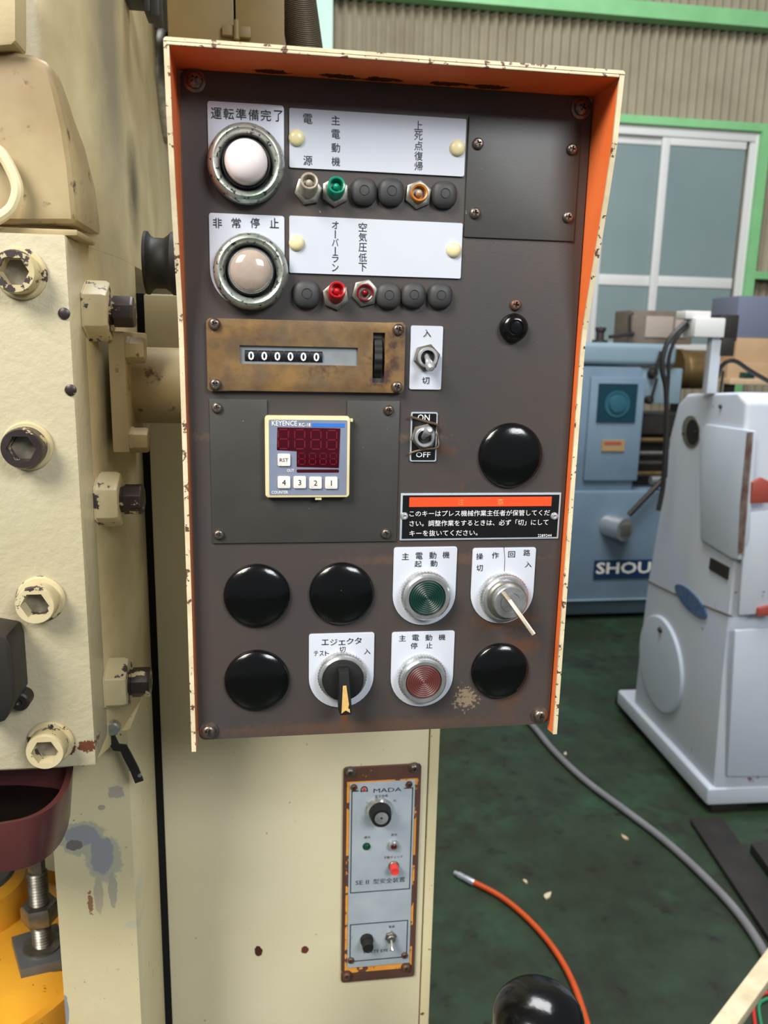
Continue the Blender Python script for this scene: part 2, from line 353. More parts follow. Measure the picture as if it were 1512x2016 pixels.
def rrect(x0, x1, z0, z1, r, n=4):
    pts = []
    for cx, cz, a in ((x1 - r, z1 - r, 0), (x0 + r, z1 - r, 90), (x0 + r, z0 + r, 180), (x1 - r, z0 + r, 270)):
        for k in range(n + 1):
            t = radians(a + 90 * k / n); pts.append((cx + r * cos(t), cz + r * sin(t)))
    return pts

# ---------------------------------------------------------------- lettering (flat print)
GL = {}
def glyphs(s, thin):
    key = (s, thin)
    if key not in GL:
        c = bpy.data.curves.new('lettering_curve', 'FONT'); c.body = s; c.size = 1.0; c.resolution_u = 2; c.offset = thin
        o = bpy.data.objects.new('lettering_curve', c); COL.objects.link(o)
        bpy.context.view_layer.update()
        me = bpy.data.meshes.new_from_object(o.evaluated_get(bpy.context.evaluated_depsgraph_get()))
        vs = [(v.co.x, v.co.y) for v in me.vertices]; fs = [tuple(p.vertices) for p in me.polygons]
        bpy.data.objects.remove(o); bpy.data.curves.remove(c); bpy.data.meshes.remove(me)
        GL[key] = (vs, fs)
    return GL[key]
def lettering(items, mat, parent, o, y, thin=0.002, rot=None, name='lettering', label=None):
    """items: (string, cx, cz, height, width or None) in metres relative to o; printed on the plane y (relative) facing -Y"""
    V = []; Fc = []
    for it in items:
        s, cx, cz, hh, ww = it[:5]
        vs, fs = glyphs(s, thin)
        if not vs: continue
        x0 = min(v[0] for v in vs); x1 = max(v[0] for v in vs); y0 = min(v[1] for v in vs); y1 = max(v[1] for v in vs)
        sy = hh / max(y1 - y0, 1e-6); sx = (ww / max(x1 - x0, 1e-6)) if ww else sy
        b = len(V)
        for v in vs:
            X = (v[0] - (x0 + x1) / 2) * sx; Z = (v[1] - (y0 + y1) / 2) * sy
            if len(it) > 5: X, Z = X * cos(it[5]) - Z * sin(it[5]), X * sin(it[5]) + Z * cos(it[5])
            V.append((cx + X, y, cz + Z))
        Fc += [tuple(b + i for i in f) for f in fs]
    me = bpy.data.meshes.new(name); me.from_pydata(V, [], Fc)
    bm = bmesh.new(); bm.from_mesh(me)
    for f in bm.faces:
        f.normal_update()
        if f.normal.y > 0: f.normal_flip()
    bm.to_mesh(me); bm.free()
    me.materials.append(MT[mat])
    return link(name, me, parent, o, label)

# ================================================================ setting
fl = MB().box(-3.2, 6.5, -4.0, 5.12, -0.05, 0).build('floor', 'floor', None, kind='structure')
WY = 5.0
mb = MB()
x = -3.2; per = 0.0605; prev = None
zt, zb = 5.2, 0.0
while x < 6.5:
    for k in range(6):
        X = x + per * k / 6; yy = WY + 0.026 * cos(2 * pi * k / 6)
        a = mb.bm.verts.new((X, yy, zb)); b = mb.bm.verts.new((X, yy, zt))
        if prev: mb.face([prev[0], a, b, prev[1]])
        prev = (a, b)
    x += per
wallback = mb.build('wall_back', 'corr', None, kind='structure', ang=80)
# window opening stands in front of the sheet on its own frame
def girt(name, z0, z1, x0, x1, y0=WY - 0.12, lip=0.035):
    m = MB(); m.box(x0, x1, y0, y0 + 0.006, z0, z1); m.box(x0, x1, y0 + 0.006, WY - 0.027, z1 - 0.006, z1)
    m.box(x0, x1, y0 + 0.006, WY - 0.027, z0, z0 + 0.006)
    return m.build(name, 'greenpaint', None, kind='structure')
p = aY(1400, 22, WY - 0.12); q = aY(1400, 45, WY - 0.12)
girt('trim_1', q.z, aY(1400, 13, WY - 0.12).z, -3.0, 6.3)
WX1 = aY(1452, 560, WY - 0.06).x
wt = aY(1400, 236, WY - 0.12).z; wl = aY(1400, 252, WY - 0.12).z
XR0 = aY(1462, 560, WY - 0.12).x; XR1 = aY(1479, 560, WY - 0.12).x
girt('trim_2', wl, wt, 0.6, 6.3)
MB().zprism([(WX1 + 0.046, WY - 0.027), (WX1 + 0.046, WY - 0.085), (XR0 + 0.02, WY - 0.085), (XR0 + 0.02, WY - 0.125), (XR1 + 0.02, WY - 0.125), (XR1 + 0.02, WY - 0.027)], 0, wl).build('trim_3', 'greenpaint', None, kind='structure')
z = aY(1495, 543, WY - 0.12).z
girt('trim_4', z - 0.02, z + 0.03, XR1 + 0.02, 6.3)
# building column beyond the conduit
c0 = aY(619, 50, 4.7); c1 = aY(655, 50, 4.7)
m = MB(); m.box(c0.x, c1.x, 4.7, 4.712, 0, 5.1); m.box(c0.x, c1.x, 4.9, 4.912, 0, 5.1); m.box((c0.x + c1.x) / 2 - 0.006, (c0.x + c1.x) / 2 + 0.006, 4.712, 4.9, 0, 5.1)
m.build('trim_5', 'palegreen', None, kind='structure')
# sliding window with two sashes
WX0 = aY(1158, 640, WY - 0.06).x; WX1 = aY(1452, 560, WY - 0.06).x
WZ1 = wl; WZ0 = 1.35
win = MB(); yF = WY - 0.09
for (a, b, c, d) in ((WX0 - 0.03, WX0, WZ0, WZ1), (WX1, WX1 + 0.045, WZ0, WZ1), (WX0, WX1, WZ1 - 0.06, WZ1), (WX0, WX1, WZ0, WZ0 + 0.05)):
    win.box(a, b, yF, WY - 0.027, c, d)
win = win.build('window_1', 'sash', None, kind='structure', bevel=0.004)
XM = aY(1287, 560, WY - 0.06).x; HM = 0.035
zr = aY(1220, 551, WY - 0.06).z
for i, (a, b, yy) in enumerate(((WX0, XM + HM, WY - 0.055), (XM - HM, WX1, WY - 0.08))):
    s = MB(); y1 = yy + 0.022
    for (x0, x1, z0, z1) in ((a, a + 0.055, WZ0 + 0.05, WZ1 - 0.06), (b - (0.055 if i == 0 else 0.03), b, WZ0 + 0.05, WZ1 - 0.06), (a + 0.055, b - 0.055, WZ1 - 0.11, WZ1 - 0.06),
                             (a + 0.055, b - 0.055, WZ0 + 0.05, WZ0 + 0.10), (a + 0.055, b - 0.055, zr - 0.035, zr + 0.035)):
        s.box(x0, x1, yy, y1, z0, z1)
    s = s.build('sash', 'sash', win, bevel=0.003)
    for (z0, z1) in ((WZ0 + 0.10, zr - 0.035), (zr + 0.035, WZ1 - 0.11)):
        MB().box(a + 0.055, b - 0.055, yy + 0.008, yy + 0.013, z0, z1).build('pane', 'frost', s)

# ================================================================ control panel
cp = thing('control_panel', 'hooded control panel with dark face, orange inner hood and rows of buttons and lamps', 'control panel', (0, 0, Z0))
def pp(px, py, h=0.0):
    v = aY(px, py, -h); return v.x, v.z
def prect(c, h=0.0):
    q = [pp(a, b, h) for a, b in c]
    return ((q[0][0] + q[3][0]) / 2, (q[1][0] + q[2][0]) / 2, (q[2][1] + q[3][1]) / 2, (q[0][1] + q[1][1]) / 2)
def at(px, py, h=0.0):
    x, z = pp(px, py, h); return Vector((x, 0, z))
MB().prism(rrect(0.0015, PW - 0.001, 0.0, PH - 0.0016, 0.004), 0, 0.0025).build('face_plate', 'panel', cp, (0, 0, Z0))
# casing behind the face
MB().prism(rrect(-0.002, PW + 0.002, 0.004, PH + 0.0002, 0.003), 0.003, 0.075).build('casing', 'cream', cp, (0, 0, Z0), bevel=0.002)
# hood: two side cheeks and a double folded top
def cheek(x0, x1, name):
    dep = [(0.0, 0.0060), (0.235, 0.0060), (0.250, 0.0072), (0.264, 0.0105), (0.319, 0.0245), (0.345, 0.0300), (PH + 0.0004, 0.0325)]
    poly = [(0.004, -0.006)] + [(-d, z - 0.004 if z == 0 else z) for z, d in dep] + [(0.004, PH + 0.0004)]
    return MB().prismg([(x0, y, z) for y, z in poly], (x1 - x0, 0, 0))
for (x0, x1) in ((-0.0022, 0.0), (PW, PW + 0.0022)):
    a, b = (x0 + 0.0013, x1) if x0 < 0.1 else (x0, x1 - 0.0013)
    cheek(a, b, '').build('hood_cheek', 'orange', cp, (0, 0, Z0))
    # cream outer skin, proud of the orange by the paint edge
    a2, b2 = (x0, x0 + 0.0013) if x0 < 0.1 else (x1 - 0.0013, x1)
    cheek(a2, b2, '').build('hood_skin', 'hoodrim', cp, (0, 0, Z0))
    dep = [(-0.004, 0.0060), (0.235, 0.0060), (0.250, 0.0072), (0.264, 0.0105), (0.319, 0.0245), (0.345, 0.0300), (PH + 0.0004, 0.0325)]
    r = MB()
    for (za, da), (zb_, db) in zip(dep, dep[1:]):
        r.prismg([(x0 - 0.0002, -da - 0.0009, za), (x0 - 0.0002, -da + 0.0004, za), (x0 - 0.0002, -db + 0.0004, zb_), (x0 - 0.0002, -db - 0.0009, zb_)], (0.0026, 0, 0))
    r.build('hood_edge', 'hoodrim', cp, (0, 0, Z0), label='chipped cream front edge of the hood cheek')
MB().box(-0.0004, PW + 0.0004, -0.0325, 0.004, PH - 0.0013, PH + 0.0002).build('hood_lining', 'orange', cp, (0, 0, Z0))
MB().box(-0.001, PW - 0.0005, -0.0338, -0.0325, PH - 0.0013, PH + 0.0001).build('hood_hem', 'hoodrim', cp, (0, 0, Z0), bevel=0.0004)
MB().prism(rrect(-0.0024, PW + 0.0024, PH - 0.004, PH + 0.0020, 0.0016)[:10] + [(-0.0024, PH + 0.0003), (PW + 0.0024, PH + 0.0003)], -0.0338, 0.01).build('hood_top', 'hoodrim', cp, (0, 0, Z0), label='cream folded top of the hood')

# screws ----------------------------------------------------------
def screw_mesh(R, h, washer=0.0):
    L_ = R * 0.5; w = R * 0.14; a = math.atan2(w, L_); D = math.hypot(L_, w)
    angs = []; cr = []
    for qd in range(4):
        for t, r in ((0, L_), (a, D), (pi / 4, w * 1.5), (pi / 2 - a, D)):
            angs.append(qd * pi / 2 + t); cr.append(r)
    m = MB(); b = 0.0
    if washer: m.rings(angs, [(washer, 0), (washer, 0.0008), (R * 0.9, 0.0012)], cap1=False); b = 0.0010
    m.rings(angs, [(R, b), (R, b + h * 0.35), (R * 0.9, b + h * 0.72), (R * 0.66, b + h), (cr, b + h * 1.02), ([c * 0.75 for c in cr], b + h * 0.3)])
    return m
SC = {}
def screw(px, py, R, h, parent, y=0.0, mat='screw', washer=0.0, rot=None, label=None):
    key = (R, h, mat, washer)
    x, zz = pp(px, py, h * 0.6 - y)
    loc = Vector((x, y, zz))
    if key not in SC:
        o = screw_mesh(R, h, washer).build('screw', mat, parent, loc); SC[key] = o.data
    else: o = link('screw', SC[key], parent, loc)
    o.rotation_euler = (0, random.uniform(0, pi) if rot is None else rot, 0)
    if label: o['label'] = label
    return o
for (a, b) in ((383, 158), (1145, 212), (411, 1440), (1063, 1409)): screw(a, b, 0.0042, 0.0026, cp, 0, 'screw', 0.0058)

# blank plugs -----------------------------------------------------
big = None
for (a, b, d) in ((506, 1174, 131), (673, 1170, 129), (506, 1341, 131), (985, 1322, 119), (1006, 897, 128)):
    lo = at(a, b, 0.002)
    if big is None:
        R = 0.0195
        o = MB().lathe([(R, 0), (R, 0.0012), (R * 0.985, 0.0022), (R * 0.94, 0.003), (R * 0.8, 0.0042), (R * 0.6, 0.0051), (R * 0.35, 0.0056), (R * 0.15, 0.0058), (0, 0.0058)], n=56).build('hole_plug', 'black', cp, lo, label='large glossy black round hole plug')
        big = o.data
    else:
        o = link('hole_plug', big, cp, lo, 'large glossy black round hole plug')
    if d == 119: o.scale = (0.95, 1, 0.95)
def rubber_mesh():
    angs = [2 * pi * i / 36 for i in range(36)]
    sq = [1.0 / (abs(cos(t)) ** 2.7 + abs(sin(t)) ** 2.7) ** (1 / 2.7) for t in angs]
    f = lambda k: [v * k for v in sq]
    R = 0.0071
    return MB().rings(angs, [(f(R * 0.96), 0), (f(R), 0.001), (f(R), 0.0022), (f(R * 0.93), 0.0036), (f(R * 0.8), 0.0045), (R * 0.55, 0.0051), (R * 0.4, 0.0053), (R * 0.39, 0.0049), (R * 0.33, 0.0049), (R * 0.31, 0.0054), (0, 0.0055)])
rb = None
for (a, b, k) in ((717, 376, 1), (771, 377, 1), (876, 382, 1), (604, 579, 1.06), (766, 582, 1), (815, 581, 0.98), (868, 582, 0.98)):
    lo = at(a, b, 0.004)
    if rb is None: o = rubber_mesh().build('rubber_plug', 'rubber', cp, lo, label='small soft black rubber hole plug'); rb = o.data
    else: o = link('rubber_plug', rb, cp, lo, 'small soft black rubber hole plug')
    o.scale = (k, 1, k)
R = 0.0082
MB().lathe([(R, 0), (R, 0.002), (R * 0.94, 0.0042), (R * 0.78, 0.0055), (R * 0.55, 0.006), (R * 0.5, 0.0052), (R * 0.42, 0.0052), (R * 0.38, 0.0060), (R * 0.2, 0.0062), (0, 0.0062)], n=32).build('rubber_plug', 'black', cp, at(1014, 645, 0.004), label='glossy black ringed plug below the lone screw')
screw(1016, 600, 0.0034, 0.0022, cp, 0, 'rustscrew', label='small lone rusty screw')

# nameplates ------------------------------------------------------
def nameplate(c, cz_px, items, name='nameplate', mat='white', label=None, crack=None):
    """c: two top corners and a lowest point in pixels; plate with rounded lower end"""
    (xa, za), (xb, zb_) = pp(*c[0]), pp(*c[1]); zlow = pp(*c[2])[1]
    x0, x1, zt_ = xa, xb, (za + zb_) / 2; r = (x1 - x0) / 2; cx = (x0 + x1) / 2; zc = zlow + r
    pts = []
    for k in range(4): t = radians(90 * k / 3); pts.append((x1 - 0.0015 + 0.0015 * cos(t), zt_ - 0.0015 + 0.0015 * sin(t)))
    for k in range(4): t = radians(90 + 90 * k / 3); pts.append((x0 + 0.0015 + 0.0015 * cos(t), zt_ - 0.0015 + 0.0015 * sin(t)))
    for k in range(21): t = pi + pi * k / 20; pts.append((cx + r * cos(t), zc + r * sin(t)))
    lo = Vector((cx, 0, zc))
    m = MB().prism([(px - cx, pz - zc) for px, pz in pts], -0.0012, 0)
    o = m.build(name, mat, cp, lo, bevel=0.0004, label=label)
    its = []
    for it in items:
        x, zz = pp(it[1], it[2], 0.0012); hgt = it[3] * 0.000285; wd = it[4] * 0.000285 if it[4] else None
        its.append((it[0], x - cx, zz - zc, hgt, wd))
    lettering(its, 'ink', o, lo, -0.0015)
    if crack:
        q = [pp(a, b, 0.0013) for a, b in crack]
        MB().tube([(x - cx, -0.00118, zz - zc) for x, zz in q], 0.00022, 5).build('crack', 'rustscrew', o, lo)
    return o
sp = lambda s, xs, y, h, w: [(ch, x, y + (dy if False else 0), h, w) for ch, x in zip(s, xs)]
nameplate(((408, 201), (559, 207), (485, 404)), 0, [(c_, 426 + 24.4 * i, 223 + 1.1 * i, 19, 19 if c_ != '了' else 16) for i, c_ in enumerate('運転準備完了')], label='white plate of the upper lamp, round-ended')
nameplate(((411, 420), (560, 425), (495, 607)), 0, [(c_, x, 439, 18, 17) for c_, x in zip('非常停止', (428, 465, 502, 540))], label='white plate of the lower lamp, round-ended')
nameplate(((775, 1078), (900, 1074), (841, 1229)), 0,
    [(c_, x, y, 15, 15) for c_, x, y in zip('主電動機', (798, 825, 852, 878), (1095, 1094, 1093, 1092))] + [('起', 823, 1110, 14, 15), ('動', 854, 1109, 14, 15)], label='white plate around the green button')
nameplate(((771, 1244), (895, 1240), (835, 1389)), 0,
    [(c_, x, y, 14, 15) for c_, x, y in zip('主電動機', (792, 818, 844, 870), (1256, 1255, 1255, 1254))] + [('停', 815, 1271, 14, 15), ('止', 845, 1270, 13, 14)], label='white plate around the red button')
nameplate(((930, 1081), (1055, 1074), (995, 1226)), 0,
    [(c_, x, y, 14, 15) for c_, x, y in zip('操作回路', (944, 975, 1007, 1037), (1095, 1093, 1091, 1088))] + [('切', 944, 1118, 14, 14), ('入', 1040, 1111, 13, 15)],
    label='cracked white plate around the key switch', crack=[(992, 1075), (994, 1100), (993, 1125)])
nameplate(((608, 1248), (737, 1243), (675, 1391)), 0,
    [(c_, x, y, h_, 15) for c_, x, y, h_ in zip('エジェクタ', (640, 657, 673, 689, 705), (1264, 1264, 1265, 1262, 1261), (12, 14, 10, 14, 15))]
    + [('切', 674, 1278, 12, 13)] + [(c_, x, y, 11, 9) for c_, x, y in zip('テスト', (622, 633, 644), (1286, 1286, 1286))] + [('入', 723, 1282, 13, 14)], label='white plate around the black selector knob')

# pilot lamps -----------------------------------------------------
def pilot(px, py, lx, ly, lens, lab, dome):
    lo = at(px, py, 0.004); lo = Vector((lo.x, -0.0012, lo.z))
    R = 0.0202
    prof = [(R * 0.97, 0), (R, 0.0015)]
    for k in range(9):
        t = pi * k / 8; prof.append((R * 0.835 + R * 0.165 * cos(t), 0.0025 + 0.0062 * sin(t)))
    prof += [(R * 0.67, 0.0005)]
    o = MB().lathe(prof, n=56, cap1=False).build('pilot_lamp', 'chromegreen', cp, lo, label=lab)
    MB().lathe([(R * 0.68, 0), (R * 0.68, 0.0012), (R * 0.62, 0.0012), (R * 0.62, 0.0052), (R * 0.575, 0.0056), (R * 0.565, 0.002)], n=40).build('lamp_socket', 'blackmatt', o, lo)
    r = R * 0.55
    if dome:
        pr = [(r, 0.002), (r, 0.009)] + [(r * cos(t), 0.009 + r * 0.62 * sin(t)) for t in [pi / 2 * k / 10 for k in range(1, 10)]] + [(0, 0.009 + r * 0.62)]
        MB().lathe(pr, n=40).build('lens', lens, o, lo)
    else:
        pr = [(r * 1.0, 0.002), (r * 1.0, 0.0075)] + [(r * cos(t), 0.0075 + r * 0.42 * sin(t)) for t in [pi / 2 * k / 10 for k in range(1, 10)]] + [(0, 0.0075 + r * 0.42)]
        MB().lathe(pr, n=40).build('lens', lens, o, lo)
        MB().lathe([(r * 1.06, 0.002), (r * 1.06, 0.0072), (r * 1.0, 0.0078), (r * 0.985, 0.0072)], n=40, cap1=False).build('lens_rim', 'chrome', o, lo)
pilot(485, 323, 487, 323, 'lenswhite', 'upper round pilot lamp with milky white dome', True)
pilot(494, 535, 493, 534, 'lensclear', 'lower round pilot lamp with clear dome', False)

# white legend plates --------------------------------------------
def legend(c, mat, cols, rivets, lab):
    x0, x1, z0, z1 = prect(c); cx, cz = (x0 + x1) / 2, (z0 + z1) / 2; lo = Vector((cx, 0, cz))
    o = MB().prism(rrect(x0 - cx, x1 - cx, z0 - cz, z1 - cz, 0.0008, 2), -0.0012, 0).build('legend_plate', mat, cp, lo, label=lab)
    its = []
    for (s, x_, ys, h_) in cols:
        for ch, y_ in zip(s, ys):
            X, Z_ = pp(x_, y_, 0.0012)
            if ch == 'ー': its.append(('I', X - cx, Z_ - cz, 0.0042, 0.0005))
            else: its.append((ch, X - cx, Z_ - cz, h_ * 0.000285, (h_ if ch not in 'バラオン' else h_ * 0.9) * 0.000285))
    lettering(its, 'ink', o, lo, -0.0014)
    for (a, b) in rivets:
        X, Z_ = pp(a, b, 0.002); R = 0.0042
        MB().lathe([(R, 0), (R, 0.0006), (R * 0.9, 0.0014), (R * 0.6, 0.0021), (R * 0.3, 0.0024), (0, 0.0025)], n=24).build('rivet', 'creamrivet', o, (X, -0.0012, Z_), label='cream plastic rivet')
legend(((569, 213), (917, 236), (913, 348), (570, 331)), 'whiterust',
       [('電源', 606, (234, 316), 17), ('主電動機', 661, (237, 264, 291, 318), 16), ('上死点復帰', 824, (247, 267, 287, 307, 327), 16)], ((584, 271), (901, 291)), 'upper white legend plate with rust in one corner')
legend(((569, 424), (910, 441), (906, 549), (570, 537)), 'white',
       [('オーバーラン', 660, (443, 461, 477, 494, 509, 527), 14), ('空気圧低下', 714, (447, 467, 487, 507, 526), 16)], ((584, 478), (894, 492)), 'lower white legend plate')

# small indicator lamps ------------------------------------------
def indicator(nut, mouth, lens, lab, tall, r=0.0047, rot=0.3):
    x, z = pp(*nut, 0.002); lo = Vector((x, 0, z))
    o = MB().lathe([(0.0076, 0), (0.0076, 0.0017), (0.0066, 0.0022), (0.0052, 0.0022)], n=6, ph=rot).build('indicator_lamp', 'steel', cp, lo, label=lab)
    mx, mz = pp(*mouth, tall); ax = Vector((mx - x, -tall, mz - z)); T_ = ax.length; ax = tuple(ax)
    b = T_ - min(0.0042, T_ * 0.6)
    MB().lathe([(r, 0.0002), (r * 1.02, T_ * 0.5), (r, T_), (r * 0.93, T_ + 0.0004), (r * 0.76, T_), (r * 0.68, b), (0, b)], (0, 0, 0), ax, 28).build('lens', lens, o, lo)
    MB().lathe([(r * 0.42, b), (r * 0.42, b + 0.002), (r * 0.3, b + 0.003), (r * 0.12, b + 0.0036), (0, b + 0.0037)], (0, 0, 0), ax, 16).build('bulb', lens if lens != 'ledamber' else 'ledbulb', o, lo)
indicator((607, 375), (609, 356), 'ledgrey', 'small indicator lamp with yellowed clear tube, in the upper row', 0.0105, rot=0.2)
indicator((660, 378), (663, 364), 'ledgreen', 'small indicator lamp with green tube, in the upper row', 0.0092, rot=0.5)
indicator((824, 383), (826, 379), 'ledamber', 'small indicator lamp with amber tube, in the upper row', 0.0052, rot=0.4)
indicator((661, 583), (664, 570), 'ledred', 'taller red indicator lamp, in the lower row', 0.0092, rot=0.7)
indicator((719, 577), (719, 576), 'ledredd', 'flatter red indicator lamp, in the lower row', 0.0042, rot=0.25)

# cover plates ----------------------------------------------------
x0, x1, z0, z1 = prect(((918, 231), (1142, 241), (1130, 475), (917, 468)))
o = MB().prism(rrect(x0, x1, z0, z1, 0.0006, 2), -0.0012, 0).build('cover_plate', 'cover', cp, (0, 0, 0), bevel=0.0003, label='square blank cover plate in the upper corner')
for (a, b) in ((942, 282), (1127, 293), (936, 419), (1119, 427)): screw(a, b, 0.0031, 0.0020, o, -0.0012)
x0, x1, z0, z1 = prect(((413, 784), (785, 791), (781, 1068), (418, 1066)))
n0, nz = pp(526, 818); n1, _ = pp(683, 818)
o = MB().prism([(x0, z0), (x1, z0), (x1, z1), (n1, z1), (n1, nz), (n0, nz), (n0, z1), (x0, z1)], -0.0012, 0).build('cover_plate', 'cover', cp, (0, 0, 0), bevel=0.0003, label='notched cover plate carrying the digital counter')
for (a, b) in ((427, 803), (766, 808), (431, 1053), (760, 1051)): screw(a, b, 0.0030, 0.0020, o, -0.0012)

# mechanical counter ---------------------------------------------
x0, x1, z0, z1 = prect(((407, 626), (798, 636), (796, 775), (407, 768)), 0.003)
wx0, wz1 = pp(472, 680, 0.003); wx1, wz0 = pp(704, 720, 0.003)
sx0, sz1 = pp(735, 655, 0.003); sx1, sz0 = pp(756, 754, 0.003)
m = MB()
def holed(m, x0, x1, z0, z1, holes, y0, y1):
    xs = sorted(set([x0, x1] + [h[0] for h in holes] + [h[1] for h in holes])); zs = sorted(set([z0, z1] + [h[2] for h in holes] + [h[3] for h in holes]))
    inside = lambda cx, cz: any(h[0] < cx < h[1] and h[2] < cz < h[3] for h in holes)
    V = {}
    def v(i, j, k):
        if (i, j, k) not in V: V[(i, j, k)] = m.bm.verts.new((xs[i], (y0, y1)[k], zs[j]))
        return V[(i, j, k)]
    full = lambda i, j: 0 <= i < len(xs) - 1 and 0 <= j < len(zs) - 1 and not inside((xs[i] + xs[i + 1]) / 2, (zs[j] + zs[j + 1]) / 2)
    for i in range(len(xs) - 1):
        for j in range(len(zs) - 1):
            if not full(i, j): continue
            for k in (0, 1): m.face([v(i, j, k), v(i + 1, j, k), v(i + 1, j + 1, k), v(i, j + 1, k)])
            if not full(i - 1, j): m.face([v(i, j, 0), v(i, j + 1, 0), v(i, j + 1, 1), v(i, j, 1)])
            if not full(i + 1, j): m.face([v(i + 1, j, 0), v(i + 1, j + 1, 0), v(i + 1, j + 1, 1), v(i + 1, j, 1)])
            if not full(i, j - 1): m.face([v(i, j, 0), v(i + 1, j, 0), v(i + 1, j, 1), v(i, j, 1)])
            if not full(i, j + 1): m.face([v(i, j + 1, 0), v(i + 1, j + 1, 0), v(i + 1, j + 1, 1), v(i, j + 1, 1)])
holed(m, x0, x1, z0, z1, [(wx0, wx1, wz0, wz1), (sx0, sx1, sz0, sz1)], -0.0032, -0.0002)
for e in [e for e in m.bm.edges if len(e.link_faces) == 2 and all(abs(abs(v.co.x - (x0 + x1) / 2) - (x1 - x0) / 2) < 1e-6 and abs(abs(v.co.z - (z0 + z1) / 2) - (z1 - z0) / 2) < 1e-6 for v in e.verts)]:
    pass
ce = [e for e in m.bm.edges if all(abs(abs(v.co.x - (x0 + x1) / 2) - (x1 - x0) / 2) < 1e-6 and abs(abs(v.co.z - (z0 + z1) / 2) - (z1 - z0) / 2) < 1e-6 for v in e.verts) and abs(e.verts[0].co.y - e.verts[1].co.y) > 0.001]
bmesh.ops.bevel(m.bm, geom=ce, offset=0.0028, segments=4, profile=0.5, affect='EDGES')
mc = m.build('mechanical_counter', 'brass', cp, (0, 0, 0), bevel=0.0004, label='tarnished brass plate of the mechanical counter with six zeros')
MB().box(wx0, wx1, -0.0014, -0.0004, wz0, wz1).build('window_back', 'greymetal', mc, (0, 0, 0))
bx0, bz1 = pp(482, 689, 0.0015); bx1, bz0 = pp(636, 714, 0.0015)
for i in range(6):
    a = bx0 + (bx1 - bx0) * i / 6; b = bx0 + (bx1 - bx0) * (i + 1) / 6 - 0.0004
    cz = (bz0 + bz1) / 2; r = (bz1 - bz0) / 2
    w = MB().prismg([(a, -0.0014 - 0.0011 * cos(t), cz + r * sin(t)) for t in [radians(-90 + 180 * k / 8) for k in range(9)]], (b - a, 0, 0)).build('digit_wheel', 'navy', mc, (0, 0, 0))
    lettering([('0', (a + b) / 2, cz, r * 1.55, r * 1.05)], 'digit', w, (0, 0, 0), -0.00262, thin=0.02)
tw = MB(); cz = (sz0 + sz1) / 2; cx = (sx0 + sx1) / 2; R = (sz1 - sz0) / 2 * 1.08; n = 64
tw.rings([2 * pi * i / n for i in range(n)], [([R * (1 if i % 4 < 2 else 0.955) for i in range(n)], -0.0021), ([R * (1 if i % 4 < 2 else 0.955) for i in range(n)], 0.0021)], (cx - 0.0003, 0.0098, cz), '+x')
tw.build('thumb_wheel', 'blackmatt', mc, (0, 0, 0))
for (a, b) in ((422, 638), (785, 649), (424, 757), (782, 762)): screw(a, b, 0.0033, 0.0022, mc, -0.0032)

# toggle switches -------------------------------------------------
def toggle(c, mat, items, nut, tip, lab, ink='ink', frame=False):
    x0, x1, z0, z1 = prect(c); cx, cz = (x0 + x1) / 2, (z0 + z1) / 2; lo = Vector((cx, 0, cz))
    o = MB().prism(rrect(x0 - cx, x1 - cx, z0 - cz, z1 - cz, 0.001, 3), -0.0012, 0).build('switch_plate', mat, cp, lo, label=lab)
    if frame:
        MB().prism(rrect(x0 - cx + 0.0008, x1 - cx - 0.0008, z0 - cz + 0.0008, z1 - cz - 0.0008, 0.0006, 2), -0.0014, -0.0011).build('plate_face', 'warnblack', o, lo)
    its = [(s, pp(a, b, 0.0013)[0] - cx, pp(a, b, 0.0013)[1] - cz, h_ * 0.000285, w_ * 0.000285) for s, a, b, h_, w_ in items]
    lettering(its, ink, o, lo, -0.0016, thin=0.004)
    nx, nz_ = pp(nut[0], nut[1], 0.004); nl = Vector((nx, -0.0012, nz_))
    s = MB().lathe([(0.0078, 0), (0.0078, 0.0024), (0.0070, 0.0030), (0.0055, 0.0030)], n=6, ph=0.25).build('toggle_switch', 'steel', cp, nl, label='silver toggle switch in ' + lab)
    MB().lathe([(0.0058, 0.001), (0.0058, 0.0052), (0.0054, 0.0056), (0.0042, 0.0056), (0.0040, 0.0034)], n=28, cap1=False).build('bushing', 'satin', s, nl)
    MB().lathe([(0.0041, 0.001), (0.0041, 0.0032), (0, 0.0032)], n=24).build('bushing_hole', 'blackmatt', s, nl)
    ht = 0.0145; tx, tz = pp(tip[0], tip[1], ht)
    a = Vector((nx - 0.0006, -0.0030, nz_ + (0.0016 if tip[1] > nut[1] else -0.0006))); b = Vector((tx, -ht, tz)); d = (b - a).normalized(); ln = (b - a).length
    MB().lathe([(0.0014, 0), (0.0016, ln * 0.4), (0.0024, ln * 0.75), (0.0027, ln * 0.93), (0.0024, ln), (0.0015, ln + 0.0014), (0, ln + 0.0019)], (0, 0, 0), tuple(d), 18).build('lever', 'satin', s, a)
    return o, nl
toggle(((808, 641), (872, 642), (867, 767), (806, 766)), 'white', [('入', 841, 656, 15, 16), ('切', 838, 749, 14, 15)], (841, 704), (848, 724), 'white plate marked on and off in Japanese')
toggle(((808, 811), (860, 811), (859, 908), (807, 908)), 'alu', [('ON', 834, 822, 13, 25), ('OFF', 833, 895, 11, 30)], (835, 860), (845, 847), 'black plate marked ON and OFF', 'digit', True)
wp = [pp(a, b, 0.0028) for a, b in ((806, 820), (820, 824), (843, 831), (861, 837))]
wq = [pp(a, b, 0.0028) for a, b in ((806, 893), (820, 888), (842, 884), (861, 881))]
pts = [(x, -0.0028, z) for x, z in wp] + [(wp[-1][0] + 0.0006, -0.0008, wp[-1][1] - 0.004)] + [(wq[-1][0] + 0.0008, -0.0008, wq[-1][1] + 0.004)] + [(x, -0.0028, z) for x, z in wq[::-1]]
